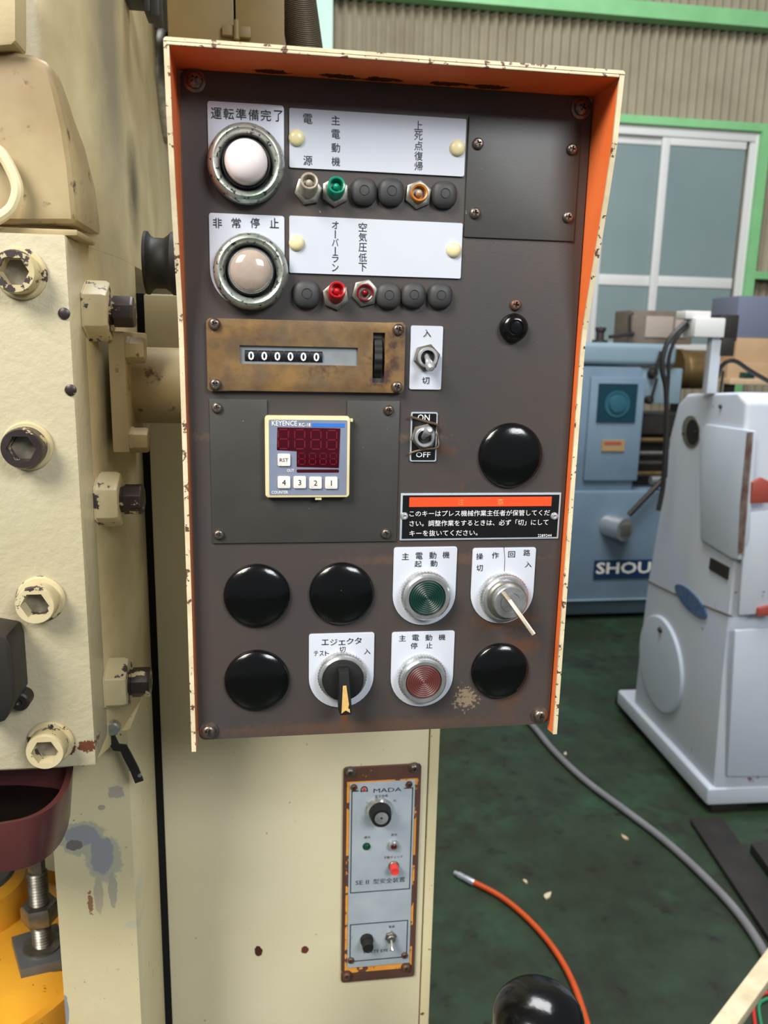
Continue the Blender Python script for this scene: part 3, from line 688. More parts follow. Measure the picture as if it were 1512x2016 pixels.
tag(MB().tube(smoothpath(pts, 5), 0.0007, 6).build('tie_wire', 'wire', None, (0, 0, 0)), 'rusty tie wire wound over the black ON and OFF switch plate', 'wire')

# digital counter -------------------------------------------------
hc = 0.0065
x0, x1, z0, z1 = prect(((522, 815), (691, 823), (687, 981), (521, 979)), hc)
cx, cz = (x0 + x1) / 2, (z0 + z1) / 2; lo = Vector((cx, 0, cz)); hx, hz = (x1 - x0) / 2, (z1 - z0) / 2
dc = MB().prism(rrect(-hx, hx, -hz, hz, 0.002, 4), -hc, -0.0010).build('digital_counter', 'ivory', cp, lo, bevel=0.0012, label='square digital counter with ivory bezel and dark red display')
q = lambda px, py: (pp(px, py, hc)[0] - cx, pp(px, py, hc)[1] - cz)
fx0, fz1 = q(529, 826); fx1, fz0 = q(682, 974)
MB().prism(rrect(fx0, fx1, fz0, fz1, 0.0006, 2), -hc - 0.0002, -hc + 0.0005).build('front_sheet', 'bluegrey', dc, lo)
P_ = [q(*a) for a in ((546, 841), (670, 843), (667, 921), (584, 919), (584, 888), (545, 886))]
MB().prism(P_, -hc - 0.0005, -hc).build('display_window', 'redwin', dc, lo, bevel=0.0003)
a = q(614, 833); b = q(678, 841)
MB().box(a[0], b[0], -hc - 0.0004, -hc, b[1], a[1]).build('blue_stripe', 'blue', dc, lo)
a = q(584, 924); b = q(667, 930)
MB().prism(rrect(a[0], b[0], b[1], a[1], 0.0006, 3), -hc - 0.0004, -hc).build('output_bar', 'redwin', dc, lo)
sg = MB()
def seven(sg, cx_, cz_, w, h, y):
    t = w * 0.13
    for (sx_, sz_, horiz) in ((0, h / 2, 1), (0, 0, 1), (0, -h / 2, 1), (-w / 2, h / 4, 0), (w / 2, h / 4, 0), (-w / 2, -h / 4, 0), (w / 2, -h / 4, 0)):
        l = (w if horiz else h / 2) / 2 - t * 0.7
        X, Z_ = cx_ + sx_, cz_ + sz_
        P2 = [(-l, 0), (-l + t / 2, t / 2), (l - t / 2, t / 2), (l, 0), (l - t / 2, -t / 2), (-l + t / 2, -t / 2)]
        sg.prism([(X + (a_ if horiz else b_), Z_ + (b_ if horiz else a_)) for a_, b_ in P2], y - 0.00015, y)
for px in (558, 590, 622, 653):
    c_ = q(px, 864 + (px - 558) * 0.02); seven(sg, c_[0], c_[1], 0.0056, 0.0108, -hc - 0.0005)
for px in (594, 615, 636, 656):
    c_ = q(px, 903); seven(sg, c_[0], c_[1], 0.0036, 0.0064, -hc - 0.0005)
sg.build('display_segments', 'seg', dc, lo)
for (s, px, py, hh, ww) in (('RST', 559, 905, 7, 17), ('4', 559, 949, 11, 8), ('3', 590, 949, 11, 8), ('2', 621, 950, 11, 8), ('1', 652, 950, 11, 5)):
    c_ = q(px, py); l2 = lo + Vector((c_[0], 0, c_[1]))
    k = MB().prism(rrect(-0.0036, 0.0036, -0.0035, 0.0035, 0.0008, 3), -hc - 0.0012, -hc).build('key_button', 'keycap', dc, l2, bevel=0.0003)
    lettering([(s, c_[0], c_[1], hh * 0.00028, ww * 0.00028 if len(s) > 1 else None)], 'ink', dc, lo, -hc - 0.0014, thin=0)
its = [(s, q(px, py)[0], q(px, py)[1], hh * 0.00028, ww * 0.00028) for s, px, py, hh, ww in (('KEYENCE', 560, 833, 10, 50), ('RC-18', 600, 836, 7, 23), ('OUT', 572, 926, 6, 14), ('COUNTER', 551, 969, 6, 33))]
lettering(its, 'digit', dc, lo, -hc - 0.0004, thin=0.004)
a = q(627, 982); MB().box(a[0] - 0.0018, a[0] + 0.0018, -hc + 0.001, -0.002, a[1] - 0.0008, a[1] + 0.001).build('latch_tab', 'ivory', dc, lo)
a = q(692, 825); MB().box(a[0] - 0.001, a[0] + 0.0009, -hc + 0.001, -0.002, a[1] - 0.0016, a[1]).build('latch_tab', 'ivory', dc, lo)

# warning plate ---------------------------------------------------
x0, x1, z0, z1 = prect(((790, 970), (1104, 970), (1098, 1061), (785, 1062))); cx, cz = (x0 + x1) / 2, (z0 + z1) / 2; lo = Vector((cx, 0, cz))
wpz = MB().box(x0 - cx, x1 - cx, -0.0011, 0, z0 - cz, z1 - cz).build('warning_plate', 'alu', cp, lo, bevel=0.0003, label='black warning plate with orange-red bar and Japanese text')
q = lambda px, py: (pp(px, py, 0.0012)[0] - cx, pp(px, py, 0.0012)[1] - cz)
MB().box(x0 - cx + 0.0012, x1 - cx - 0.0012, -0.0013, -0.001, z0 - cz + 0.0012, z1 - cz - 0.0012).build('plate_face', 'warnblack', wpz, lo)
a = q(806, 979); b = q(1085, 996)
MB().box(a[0], b[0], -0.0015, -0.0012, b[1], a[1]).build('warning_bar', 'warnred', wpz, lo)
its = []
for s, xa, xb, py, hh in (('このキーはプレス機械作業主任者が保管してくだ', 806, 1082, 1010, 12.5), ('さい。調整作業をするときは、必ず「切」にして', 806, 1079, 1029, 12.5), ('キーを抜いてください。', 806, 940, 1049, 12.5)):
    a = q(xa, py); b = q(xb, py)
    its.append((s, (a[0] + b[0]) / 2, (a[1] + b[1]) / 2, hh * 0.00029, b[0] - a[0]))
a = q(1072, 1054); its.append(('2289244', a[0], a[1], 0.0017, 0.0088))
lettering(its, 'digit', wpz, lo, -0.0016, thin=0.0)
lettering([('注', q(907, 988)[0], q(907, 988)[1], 0.0036, 0.0034), ('意', q(985, 988)[0], q(985, 988)[1], 0.0036, 0.0040)], 'ochre', wpz, lo, -0.0018, thin=-0.012, label='faded letters on the orange-red bar')
for (px, py) in ((796, 1016), (1091, 1016)):
    c_ = q(px, py)
    MB().lathe([(0.0024, 0.0011), (0.0024, 0.0016), (0.0019, 0.0024), (0.0011, 0.0026), (0.0008, 0.0018), (0, 0.0018)], (c_[0], 0, c_[1]), n=20).build('rivet', 'satin', wpz, lo)

# push buttons, key switch, selector -----------------------------
def knurl(R, n=96): return [R * (1.0 if i % 2 else 0.965) for i in range(n)]
def bezel(m, R, h1, h2, ri, n=96):
    angs = [2 * pi * i / n for i in range(n)]
    m.rings(angs, [(knurl(R), 0), (knurl(R), h1), (R * 0.95, h1 + 0.0006), (R * 0.93, h1 + 0.001), (R * 0.93, h2 - 0.001), (R * 0.86, h2), (ri, h2), (ri * 0.985, h2 - 0.0035)], cap1=False)
def button(px, py, mat, lab):
    h2 = 0.0085; lo = at(px, py, h2); lo = Vector((lo.x, -0.0012, lo.z))
    R = 0.0154; m = MB(); bezel(m, R, 0.0035, h2, 0.0113)
    o = m.build('push_button', 'chrome', cp, lo, label=lab)
    r = 0.0109; pr = [(r, 0.002), (r, h2 - 0.0012), (r * 0.97, h2 - 0.0008)]
    N_ = 8 * 6
    for i in range(N_ + 1):
        u = r * 0.95 * (1 - i / N_); pr.append((max(u, 0.0), h2 - 0.0008 + 0.00028 * (1 - cos(2 * pi * 8 * i / N_)) + 0.0006 * (i / N_)))
    MB().lathe(pr, n=48).build('button_cap', mat, o, lo, ang=60)
    return o
button(841, 1177, 'btngreen', 'chrome ringed push button with ridged dark green cap')
button(834, 1342, 'btnred', 'chrome ringed push button with ridged dull red cap')
lo = at(996, 1180, 0.008); lo = Vector((lo.x, -0.0012, lo.z))
m = MB(); bezel(m, 0.0154, 0.0035, 0.0080, 0.0122)
ks = m.build('key_switch', 'chrome', cp, lo, label='chrome key switch with key inserted')
kx, kz = pp(1009, 1183, 0.016); off = Vector((kx - lo.x, 0, kz - lo.z))
MB().lathe([(0.0122, 0.002), (0.0122, 0.0085), (0.0112, 0.0095), (0.0098, 0.0096)], n=48).build('collar', 'steel', ks, lo)
MB().lathe([(0.0101, 0.006), (0.0101, 0.0145), (0.0096, 0.0150), (0.0062, 0.0150), (0.0060, 0.0143), (0.0058, 0.0148), (0.0016, 0.0148), (0.0012, 0.013), (0, 0.013)], (off.x * 0.3, 0, off.z * 0.3), n=48).build('lock_barrel', 'chrome', ks, lo)
a = Vector(aY(991, 1166, -0.017)); b = Vector(aY(1048, 1246, -0.034)); 
d = (b - a); n_ = Vector((0, -1, 0)).cross(d).normalized() * 0.0012
side = d.normalized().cross(n_.normalized())
kb = MB()
c0_ = Vector(aY(1003, 1178, -0.0145))
poly = [a, a + d * 0.12 + Vector((0, -0.006, 0)), b + Vector((0, -0.003, 0)), b + Vector((0, 0.0015, 0)), a + d * 0.45 + Vector((0, 0.0065, 0)), a + d * 0.10 + Vector((0, 0.0035, 0))]
kb.prismg([p_ - n_ for p_ in poly], n_ * 2)
kb.prismg([p_ - n_ * 0.6 for p_ in (a + d * 0.05, a + d * 0.35, a + d * 0.32 + Vector((0, 0.018, 0)), a + d * 0.12 + Vector((0, 0.018, 0)))], n_ * 1.2)
tag(kb.build('key', 'key', None, a, bevel=0.0003, local=False), 'thin steel key standing in the lower right key switch of the panel', 'key')
# selector
lo = at(675, 1337, 0.008); lo = Vector((lo.x, -0.0012, lo.z))
m = MB(); bezel(m, 0.0153, 0.0032, 0.0075, 0.0126)
se = m.build('selector_switch', 'chrome', cp, lo, label='chrome ringed selector switch with black knob')
R = 0.0123
MB().lathe([(R, 0.002), (R, 0.0105), (R * 0.96, 0.0115), (R * 0.8, 0.012), (0, 0.012)], n=48).build('knob_base', 'blackmatt', se, lo)
tx, tz = pp(680, 1404, 0.017); dv = Vector((tx - lo.x, 0, tz - lo.z)); L1 = dv.length; dn = dv.normalized(); sd = Vector((-dn.z, 0, dn.x)); L0 = -0.0105
h0, h1 = 0.011, 0.0195
P6 = [(L0, 0.0034), (L1 * 0.7, 0.0042), (L1, 0.0040), (L1, -0.0040), (L1 * 0.7, -0.0042), (L0, -0.0034)]
m = MB(); bot = [m.bm.verts.new(dn * u + sd * v + Vector((0, -h0, 0))) for u, v in P6]; top = [m.bm.verts.new(dn * (u * (0.97 if u > 0 else 0.9)) + sd * (v * 0.86) + Vector((0, -(h1 - (0.0015 if u < 0 else 0)), 0))) for u, v in P6]
m.face(bot[::-1]); m.face(top)
for i in range(6): m.face([bot[i], bot[(i + 1) % 6], top[(i + 1) % 6], top[i]])
m.build('pointer', 'blackmatt', se, lo, bevel=0.0006)
Q = [(L0 * 0.1, 0.0010), (L1 * 0.9, 0.0026), (L1 * 0.80, 0.0), (L1 * 0.9, -0.0026), (L0 * 0.1, -0.0010)]
MB().prismg([dn * u + sd * v + Vector((0, -h1 - 0.0001 + (0.0007 if u < 0.002 else 0.0), 0)) for u, v in Q], (0, 0.0006, 0)).build('pointer_inlay', 'ochre', se, lo)

# ================================================================ press frame on the left
pr = thing('power_press', 'cream painted power press frame with socket bolts, filling the left side', 'press', (-0.2, 0.15, 0))
PO = Vector((0, 0, 0))
XG = -0.072; YG = 0.05
zg1 = aY(60, 459, YG).z; zg0 = aY(100, 1512, YG).z
# main body: large rounded flank
XF = aY(282, 1000, 0.226).x
sec = [(-0.9, 0.13), (-0.11, 0.13), (-0.074, 0.132), (XF - 0.006, 0.142), (XF - 0.001, 0.16), (XF, 0.18), (XF, 0.226), (-0.9, 0.226)]
zc = aX(265, 600, -0.055).z
secu = [(-0.9, 0.068), (-0.10, 0.068), (-0.086, 0.070), (-0.077, 0.078), (-0.072, 0.092), (-0.068, 0.12), (XF, 0.17), (XF, 0.24), (XF, 0.9), (-0.9, 0.9)]
fh = MB().zprism(secu, zg1 - 0.001, 2.4)
fh.zprism([(a, min(b, 0.234)) for a, b in secu if b < 0.3] + [(XF, 0.234), (-0.9, 0.234)], aY(240, 1425, 0.13).z, zg1 - 0.0011)
fh.build('frame_head', 'creamside', pr, PO, ang=50)
# leg
lx0 = aY(118, 1850, 0.12).x
leg = MB(); leg.zprism([(lx0, 0.12), (XF - 0.002, 0.12), (XF, 0.123), (XF + 0.0005, 0.226), (lx0, 0.226)], 0, aY(240, 1425, 0.13).z - 0.0005)
leg.build('frame_leg', 'leg', pr, PO)
# rear column behind the throat keeps the frame standing
MB().box(-0.9, lx0 - 0.2, 0.5, 0.9, 0, zg0 + 0.02).build('frame_back', 'creamside', pr, PO)
# guide block with its chamfer
g = MB(); xl = -0.7
XH = aY(160, 1000, YG).x
g.zprism([(xl, YG), (XH, YG), (XG, YG + 0.010), (XG, YG + 0.078), (xl, YG + 0.078)], zg0, zg1)
g.build('guide_plate', 'gib', pr, PO, bevel=0.002, label='cream guide plate with bolts down its front')
# upper castings above the guide
pts = [(-60, 100), (20, 98), (60, 104), (95, 118), (112, 180), (128, 250), (140, 330), (150, 440), (-60, 440)]
MB().prismg([aY(a, b, 0.058) for a, b in pts], (0, 0.075, 0)).build('head_casting', 'dirtycream', pr, PO, bevel=0.006, seg=3)
pts = [(-60, 444), (152, 452), (152, 464), (-60, 462)]
MB().prismg([aY(a, b, 0.056) for a, b in pts], (0, 0.05, 0)).build('head_lip', 'dirtycream', pr, PO, bevel=0.001)
pts = [(-60, -60), (30, -60), (31, 80), (22, 88), (-60, 95)]
MB().prismg([aY(a, b, 0.05) for a, b in pts], (0, 0.075, 0)).build('head_casting', 'creamside', pr, PO, bevel=0.003)
# socket head bolts
n = 72
angs = [2 * pi * i / n for i in range(n)]
hexr = lambda R: [R * cos(pi / 6) / cos((t % (pi / 3)) - pi / 6) for t in angs]
kn = lambda R: [R * (1 if i % 2 else 0.975) for i in range(n)]
for i, (px, py, mt) in enumerate(((26, 534, 'boltpaint'), (41, 884, 'boltdark'), (68, 1193, 'boltpaint'), (88, 1482, 'boltpaint'))):
    h = 0.015; p_ = aY(px, py, YG - h); lo = Vector((p_.x, YG, p_.z)); R = 0.0122
    o = MB().lathe([(R * 1.22, 0), (R * 1.22, 0.0018), (R * 1.14, 0.003), (R, 0.003)], n=36).build('washer', 'boltpaint', pr, lo)
    m = MB(); m.rings(angs, [(R * 0.98, 0.002), (R * 0.98, 0.004), (kn(R), 0.0045), (kn(R), h - 0.0022), (R * 0.99, h - 0.002), (R * 0.93, h), (hexr(R * 0.70), h), (hexr(R * 0.66), h - 0.009)], cap1=False)
    b = m.build('socket_bolt', mt, pr, lo, label='socket head bolt with mostly bare dark head' if mt == 'boltdark' else 'socket head bolt with chipped cream paint')
    MB().rings(angs, [(hexr(R * 0.665), h - 0.0092), (hexr(R * 0.665), h - 0.009)]).build('socket_floor', 'socket', b, lo)
# little plugs in the plate
for (px, py) in ((125, 617), (138, 768)):
    p_ = aY(px, py, YG - 0.002)
    MB().lathe([(0.0034, 0), (0.0034, 0.001), (0.0024, 0.0016), (0, 0.0018)], n=16).build('dowel_plug', 'boltdark', pr, (p_.x, YG, p_.z))
# side adjusting screws with lock nuts
for (nx_, ny_, sx_, sy_) in ((172, 612, 228, 615), (195, 983, 250, 990), (213, 1345, 268, 1347)):
    c_ = aX(nx_, ny_, XG); c_ = Vector((XG, max(c_.y, 0.096), c_.z))
    R = 0.0195
    o = MB().lathe([(R * 1.08, 0), (R * 1.08, 0.001), (R, 0.001), (R, 0.0125), (R * 0.93, 0.0150), (R * 0.6, 0.0150)], (0, 0, 0), '+x', 6, 0.52).build('lock_nut', 'boltpaint', pr, c_, bevel=0.0006)
    r = 0.0108
    MB().lathe([(r * 0.86, 0.012), (r * 0.86, 0.017), (r, 0.0175), (r, 0.0285), (r * 0.92, 0.030), (0, 0.030)], (0, 0, 0), '+x', 8, 0.39).build('adjusting_screw', 'boltdark', o, c_, bevel=0.0004)
# small bent retaining lever
yl = 0.098
def strip(pts, w, y, t):
    m = MB(); P = [aY(a, b, y) for a, b in pts]; L_, R_ = [], []
    for i, p_ in enumerate(P):
        d_ = (P[min(i + 1, len(P) - 1)] - P[max(i - 1, 0)]); nn = Vector((d_.z, 0, -d_.x)).normalized() * (w / 2)
        L_.append(p_ + nn); R_.append(p_ - nn)
    for i in range(len(P) - 1): m.prismg([L_[i], L_[i + 1], R_[i + 1], R_[i]], (0, t, 0))
    return m
lev = strip([(212, 1432), (219, 1455), (228, 1472), (243, 1474), (250, 1488), (264, 1515), (274, 1540)], 0.0062, yl, 0.002).build('retaining_lever', 'darksteel', pr, PO, label='small bent dark steel lever')
p_ = aY(221, 1437, yl - 0.004)
MB().lathe([(0.0052, -0.002), (0.0052, 0.003), (0.0042, 0.0042), (0, 0.0046)], n=20).build('pivot_bolt', 'chrome', lev, (p_.x, yl, p_.z))
p_ = aY(275, 1526, yl)
MB().lathe([(0.0014, -0.001), (0.0014, 0.0009), (0, 0.0011)], n=12).build('pin', 'chrome', lev, (p_.x, yl, p_.z))
# dark slide block at the left edge
pts = [(-60, 1240), (12, 1252), (22, 1275), (30, 1380), (10, 1420), (-60, 1445)]
MB().prismg([aY(a, b, 0.022) for a, b in pts], (0, 0.028, 0)).build('slide_block', 'darksteel', pr, PO, bevel=0.002, label='dark oily slide block')
p_ = aY(38, 1382, 0.04)
MB().lathe([(0.0062, 0), (0.0062, 0.010), (0.005, 0.011), (0.002, 0.011), (0, 0.009)], n=24).build('slide_screw', 'darksteel', pr, (p_.x, YG, p_.z))
# round steel sight rim on the flank
c_ = aX(340, 174, -0.052); c_ = Vector((XF, c_.y, c_.z))
sr = MB().lathe([(0.053, 0), (0.053, 0.004), (0.051, 0.008), (0.047, 0.0095), (0.045, 0.007), (0.0, 0.007)], (0, 0, 0), '+x', 48).build('sight_rim', 'steel', pr, c_, label='round steel rim on the frame flank')
# dark stepped stop above
for (a, b, c0_, d_) in ((238, -30, 285, 3), (283, -30, 298, 28), (296, -30, 316, 37)):
    P1 = aY(a, b, 0.24); P2 = aY(c0_, d_, 0.24)
    MB().box(P1.x, P2.x, 0.235, 0.26, P2.z, P1.z).build('stop_step', 'darksteel', pr, PO, bevel=0.001)

# white cable loop on the head casting
tag(MB().tube(smoothpath([aY(a, b, 0.05) for a, b in ((-30, 285), (0, 300), (22, 335), (34, 370), (28, 400), (12, 420), (-30, 445))], 6), 0.0034, 10).build('cable_loop', 'whitecable', None, PO),
    'cream sheathed cable looping against the press head at the left edge', 'cable')

# ================================================================ cabinet behind
YC = 0.235
cX0 = aY(299, 1000, YC).x; cX1 = aY(866, 1440, YC).x; cXs = aY(845, 1440, YC).x; cZ1 = aY(300, 578, YC).z
cab = thing('electrical_cabinet', 'tall cream sheet metal cabinet behind the control panel', 'cabinet', ((cX0 + cX1) / 2, 0.35, 0))
MB().box(cX0, cX1, YC + 0.004, 0.62, 0, cZ1).build('body', 'cabinet', cab, PO, bevel=0.002)
MB().box(cX0, cXs, YC, YC + 0.004, 0.02, cZ1 - 0.001).build('front_panel', 'cabinet', cab, PO, bevel=0.0012)
MB().box(cXs + 0.0012, cX1, YC - 0.001, YC + 0.004, 0.02, cZ1 - 0.002).build('edge_strip', 'cabedge', cab, PO, bevel=0.001)
zsd = aY(836, 1990, YC).z
MB().box(XF - 0.012, cX0 - 0.0003, YC + 0.002, YC + 0.03, 0.0, cZ1).build('gap_strip', 'gap', cab, PO, label='black strip in the gap between cabinet and press')  # black strip filling the gap beside the cabinet

# support arm from the frame to the panel
arm = thing('support_arm', 'dirty cream pipe bracket holding the control panel to the press', 'bracket', (-0.05, 0.15, 1.36))
p0 = aX(222, 655, -0.057); zA = aX(235, 652, -0.05).z; zB = aX(240, 903, -0.05).z
yp = 0.15; zp = aY(300, 762, yp - 0.02).z
MB().prismg([(XF + 0.0008, 0.104, zB), (XF + 0.0008, 0.104, zA), (XF + 0.0008, 0.205, zA), (XF + 0.0008, 0.205, zB)], (0.011, 0, 0)).build('flange', 'dirtycream', arm, PO, bevel=0.0015)
MB().lathe([(0.0275, 0), (0.0275, 0.085)], (XF + 0.0105, yp, zp), '+x', 40).build('pipe', 'dirtycream', arm, PO)
MB().prism([(0.0, zp - 0.05), (0.06, zp - 0.05), (0.06, zp + 0.05), (0.0, zp + 0.05)], 0.076, yp + 0.03).build('pipe_seat', 'dirtycream', arm, PO, bevel=0.002)
for (px, py) in ((262, 690), (268, 868)):
    c_ = aX(px, py, -0.046)
    MB().lathe([(0.0095, 0), (0.0095, 0.003), (0.0088, 0.003), (0.0088, 0.011), (0.008, 0.0125), (0, 0.0125)], (0, 0, 0), '+x', 6, 0.5).build('bolt', 'dirtycream', arm, (XF + 0.0112, 0.113, c_.z), bevel=0.0005)
c0_ = aY(283, 515, 0.12); c1_ = aY(345, 515, 0.12); zc = c0_.z; Ls = c1_.x - c0_.x
r = 0.021
tag(MB().lathe([(r, 0), (r, 0.002), (r * 0.86, 0.004), (r * 0.8, 0.006), (r * 0.8, Ls - 0.008), (r * 0.9, Ls - 0.005), (r, Ls - 0.003), (r, Ls + 0.006), (r * 0.8, Ls + 0.008)], (0, 0, 0), '+x', 36).build('cable_gland', 'blackmatt', None, (c0_.x, 0.13, zc)),
    'black spool shaped rubber gland between press frame and panel hood', 'gland')

# ================================================================ safety device panel on the cabinet
B = lambda c, h=0.0: [aY(a, b, YC - h) for a, b in c]
def brect(c, h=0.0):
    q_ = B(c, h); return (q_[0].x + q_[3].x) / 2, (q_[1].x + q_[2].x) / 2, (q_[2].z + q_[3].z) / 2, (q_[0].z + q_[1].z) / 2
x0, x1, z0, z1 = brect(((676, 1512), (829, 1499), (815, 1918), (671, 1931))); cx, cz = (x0 + x1) / 2, (z0 + z1) / 2
sd_ = thing('safety_device', 'narrow upright safety device plate, silver on brown base, screwed to the cream cabinet', 'switch panel', (cx, YC, cz))
lo = Vector((cx, YC, cz))
MB().prism(rrect(x0 - cx, x1 - cx, z0 - cz, z1 - cz, 0.003, 3), -0.003, 0).build('base_plate', 'sebase', sd_, lo, bevel=0.0006)
a0, a1, b0, b1 = brect(((690, 1544), (817, 1534), (806, 1894), (682, 1906)), 0.004)
ml = Vector(((a0 + a1) / 2, YC - 0.003, (b0 + b1) / 2)); ex, ez = (a1 - a0) / 2, (b1 - b0) / 2
MB().box(-ex - 0.0025, ex + 0.0025, -0.0003, 0, -ez - 0.007, ez + 0.0012).build('paint_remnant', 'seorange', sd_, ml, label='flaking orange paint around the silver plate')
fp = MB().box(-ex, ex, -0.0016, -0.0002, -ez, ez).build('front_plate', 'alu', sd_, ml, bevel=0.0004, label='brushed silver front plate')
sq = lambda px, py, h=0.0046: (aY(px, py, YC - h).x - ml.x, aY(px, py, YC - h).z - ml.z)
def frame_line(c, t, gap=None):
    x0, z1 = sq(*c[0]); x1, z0 = sq(*c[1]); m = MB()
    xs = [sq(g_, c[0][1])[0] for g_ in gap] if gap else None
    y0, y1 = -0.00185, -0.0015
    if xs: m.box(x0, xs[0], y0, y1, z1 - t, z1); m.box(xs[1], x1, y0, y1, z1 - t, z1)
    else: m.box(x0, x1, y0, y1, z1 - t, z1)
    m.box(x0, x1, y0, y1, z0, z0 + t); m.box(x0, x0 + t, y0, y1, z0 + t, z1 - t); m.box(x1 - t, x1, y0, y1, z0 + t, z1 - t)
    return m
frame_line(((692, 1557), (807, 1750)), 0.0009, (706, 795)).build('printed_frame', 'ink', fp, ml)
frame_line(((689, 1820), (801, 1884)), 0.0009).build('printed_frame', 'ink', fp, ml)
T = lambda s, px, py, h_, w_: (s, sq(px, py)[0], sq(px, py)[1], h_ * 0.00047, w_ * 0.00047 if w_ else None)
lettering([T('MADA', 763, 1555, 9, 58), T('安全装置', 751, 1567, 6, 27), T('入', 723, 1580, 5, 6), T('切', 777, 1576, 5, 6), T('通光', 723, 1648, 6, 13), T('遮光', 776, 1643, 6, 13), T('手動チェック', 774, 1687, 6, 40),
           T('SE II', 713, 1737, 10, 28), T('型安全装置', 766, 1733, 12, 68), T('電源', 771, 1824, 6, 13), T('入', 771, 1832, 4, 5), T('SAFETY EYE II', 743, 1872, 7, 62), T('・', 774, 1696, 2, 2)], 'ink', fp, ml, -0.0019, thin=0.0)
ax_, az_ = sq(717, 1554)
m = MB(); ro, ri = 0.0034, 0.0024
ar = [(ro * cos(t), ro * sin(t)) for t in [pi * k / 12 for k in range(13)]]; ai = [(ri * cos(t), ri * sin(t)) for t in [pi * k / 12 for k in range(13)]]
for i in range(12): m.prism([(ax_ + q_[0], az_ + q_[1]) for q_ in (ar[i], ar[i + 1], ai[i + 1], ai[i])], -0.0020, -0.0015)
for s_ in (-1, 1): m.prism([(ax_ + s_ * ri, az_), (ax_ + s_ * ro, az_), (ax_ + s_ * (ro + 0.0002), az_ - 0.0026), (ax_ + s_ * (ri + 0.0002), az_ - 0.0026)], -0.0020, -0.0015)
m.box(ax_ - ri, ax_ + ri, -0.0020, -0.0015, az_ - 0.0022, az_ - 0.0014)
m.build('emblem', 'ink', fp, ml)
MB().lathe([(0.0016, 0.0014), (0.0016, 0.0021), (0, 0.0022)], (ax_, 0, az_ + 0.0002), n=20).build('emblem_dot', 'redbtn', fp, ml)
def sdev(px, py, h): p_ = aY(px, py, YC - 0.0046 - h); return Vector((p_.x, YC - 0.0046, p_.z))
l = sdev(748, 1598, 0.004)
o = MB().lathe([(0.0135, 0), (0.0135, 0.002), (0.012, 0.004), (0.0112, 0.0055), (0.009, 0.0055)], n=40).build('key_lock', 'chrome', sd_, l, label='key lock with black collar')
l2 = sdev(752, 1615, 0.014)
MB().lathe([(0.0112, 0.003), (0.0098, 0.014), (0.0092, 0.0155), (0.0066, 0.0155), (0.0064, 0.0148)], n=40).build('lock_collar', 'blackmatt', o, l)
MB().lathe([(0.0065, 0.010), (0.0065, 0.0152), (0.0012, 0.0152), (0.0009, 0.0135), (0, 0.0135)], n=32).build('lock_face', 'chrome', o, l)
l = sdev(722, 1668, 0.002)
MB().lathe([(0.0038, 0), (0.0038, 0.0012), (0.0032, 0.0014), (0.0031, 0.0008)], n=24).build('jewel_lamp', 'grndot', sd_, l, label='dark green jewel lamp')
o = [x_ for x_ in sd_.children if x_.name.startswith('jewel_lamp')][0]
MB().lathe([(0.0031, 0.0006), (0.0026, 0.0022), (0.0014, 0.003), (0, 0.0032)], n=24).build('jewel', 'grndot', o, l)
l = sdev(775, 1666, 0.003)
o = MB().lathe([(0.0054, 0), (0.0052, 0.003), (0.0042, 0.0046), (0.0032, 0.0046), (0.003, 0.002), (0, 0.002)], n=28).build('jewel_lamp', 'chrome', sd_, l, label='silver ringed lamp with dark red jewel')
MB().lathe([(0.0026, 0.001), (0.0024, 0.004), (0.0012, 0.005), (0, 0.0052)], n=20).build('jewel', 'jewelred', o, l)
l = sdev(776, 1709, 0.004)
o = MB().lathe([(0.0052, 0), (0.0052, 0.0015), (0.0046, 0.0022), (0.0044, 0.0022)], n=28).build('check_button', 'steel', sd_, l, label='bright red check button')
MB().lathe([(0.0044, 0.001), (0.0043, 0.0095), (0.0039, 0.0102), (0.003, 0.0098), (0, 0.0098)], n=28).build('button_cap', 'redbtn', o, l)
l = sdev(723, 1856, 0.005)
o = MB().lathe([(0.0066, 0), (0.0066, 0.0035), (0.0060, 0.005), (0.0056, 0.005), (0.0056, 0.012), (0.005, 0.013), (0.0036, 0.013), (0.0034, 0.0126), (0, 0.0126)], n=32).build('fuse_holder', 'blackmatt', sd_, l, label='black round fuse holder')
l = sdev(770, 1848, 0.003)
o = MB().lathe([(0.0060, 0), (0.0060, 0.0018), (0.0054, 0.0022), (0.0042, 0.0022)], n=6, ph=0.3).build('toggle_switch', 'steel', sd_, l, label='small silver power toggle')
MB().lathe([(0.0044, 0.001), (0.0044, 0.005), (0.0040, 0.0054), (0.002, 0.0054)], n=24).build('bushing', 'steel', o, l)
MB().lathe([(0.0012, 0), (0.0018, 0.006), (0.0023, 0.009), (0.0018, 0.0106), (0, 0.011)], (0, -0.004, 0), (0.02, -0.75, -0.62), 16).build('lever', 'chrome', o, l)
SC.clear()
def sscrew(px, py, R, y, mat, washer=0.0):
    p_ = aY(px, py, y - 0.002); key = (R, mat, washer)
    l_ = Vector((p_.x, y, p_.z))
    if key not in SC:
        o_ = screw_mesh(R, R * 0.7, washer).build('screw', mat, sd_, l_); SC[key] = o_.data
    else: o_ = link('screw', SC[key], sd_, l_)
    o_.rotation_euler = (0, random.uniform(0, pi), 0)
for (a, b) in ((690, 1521), (816, 1513)): sscrew(a, b, 0.0042, YC - 0.003, 'screw', 0.0056)
for (a, b) in ((683, 1922), (800, 1906)): sscrew(a, b, 0.0044, YC - 0.003, 'rustscrew', 0.0056)
for (a, b) in ((697, 1552), (806, 1546), (691, 1893), (797, 1883)): sscrew(a, b, 0.0034, YC - 0.0046, 'rustscrew')

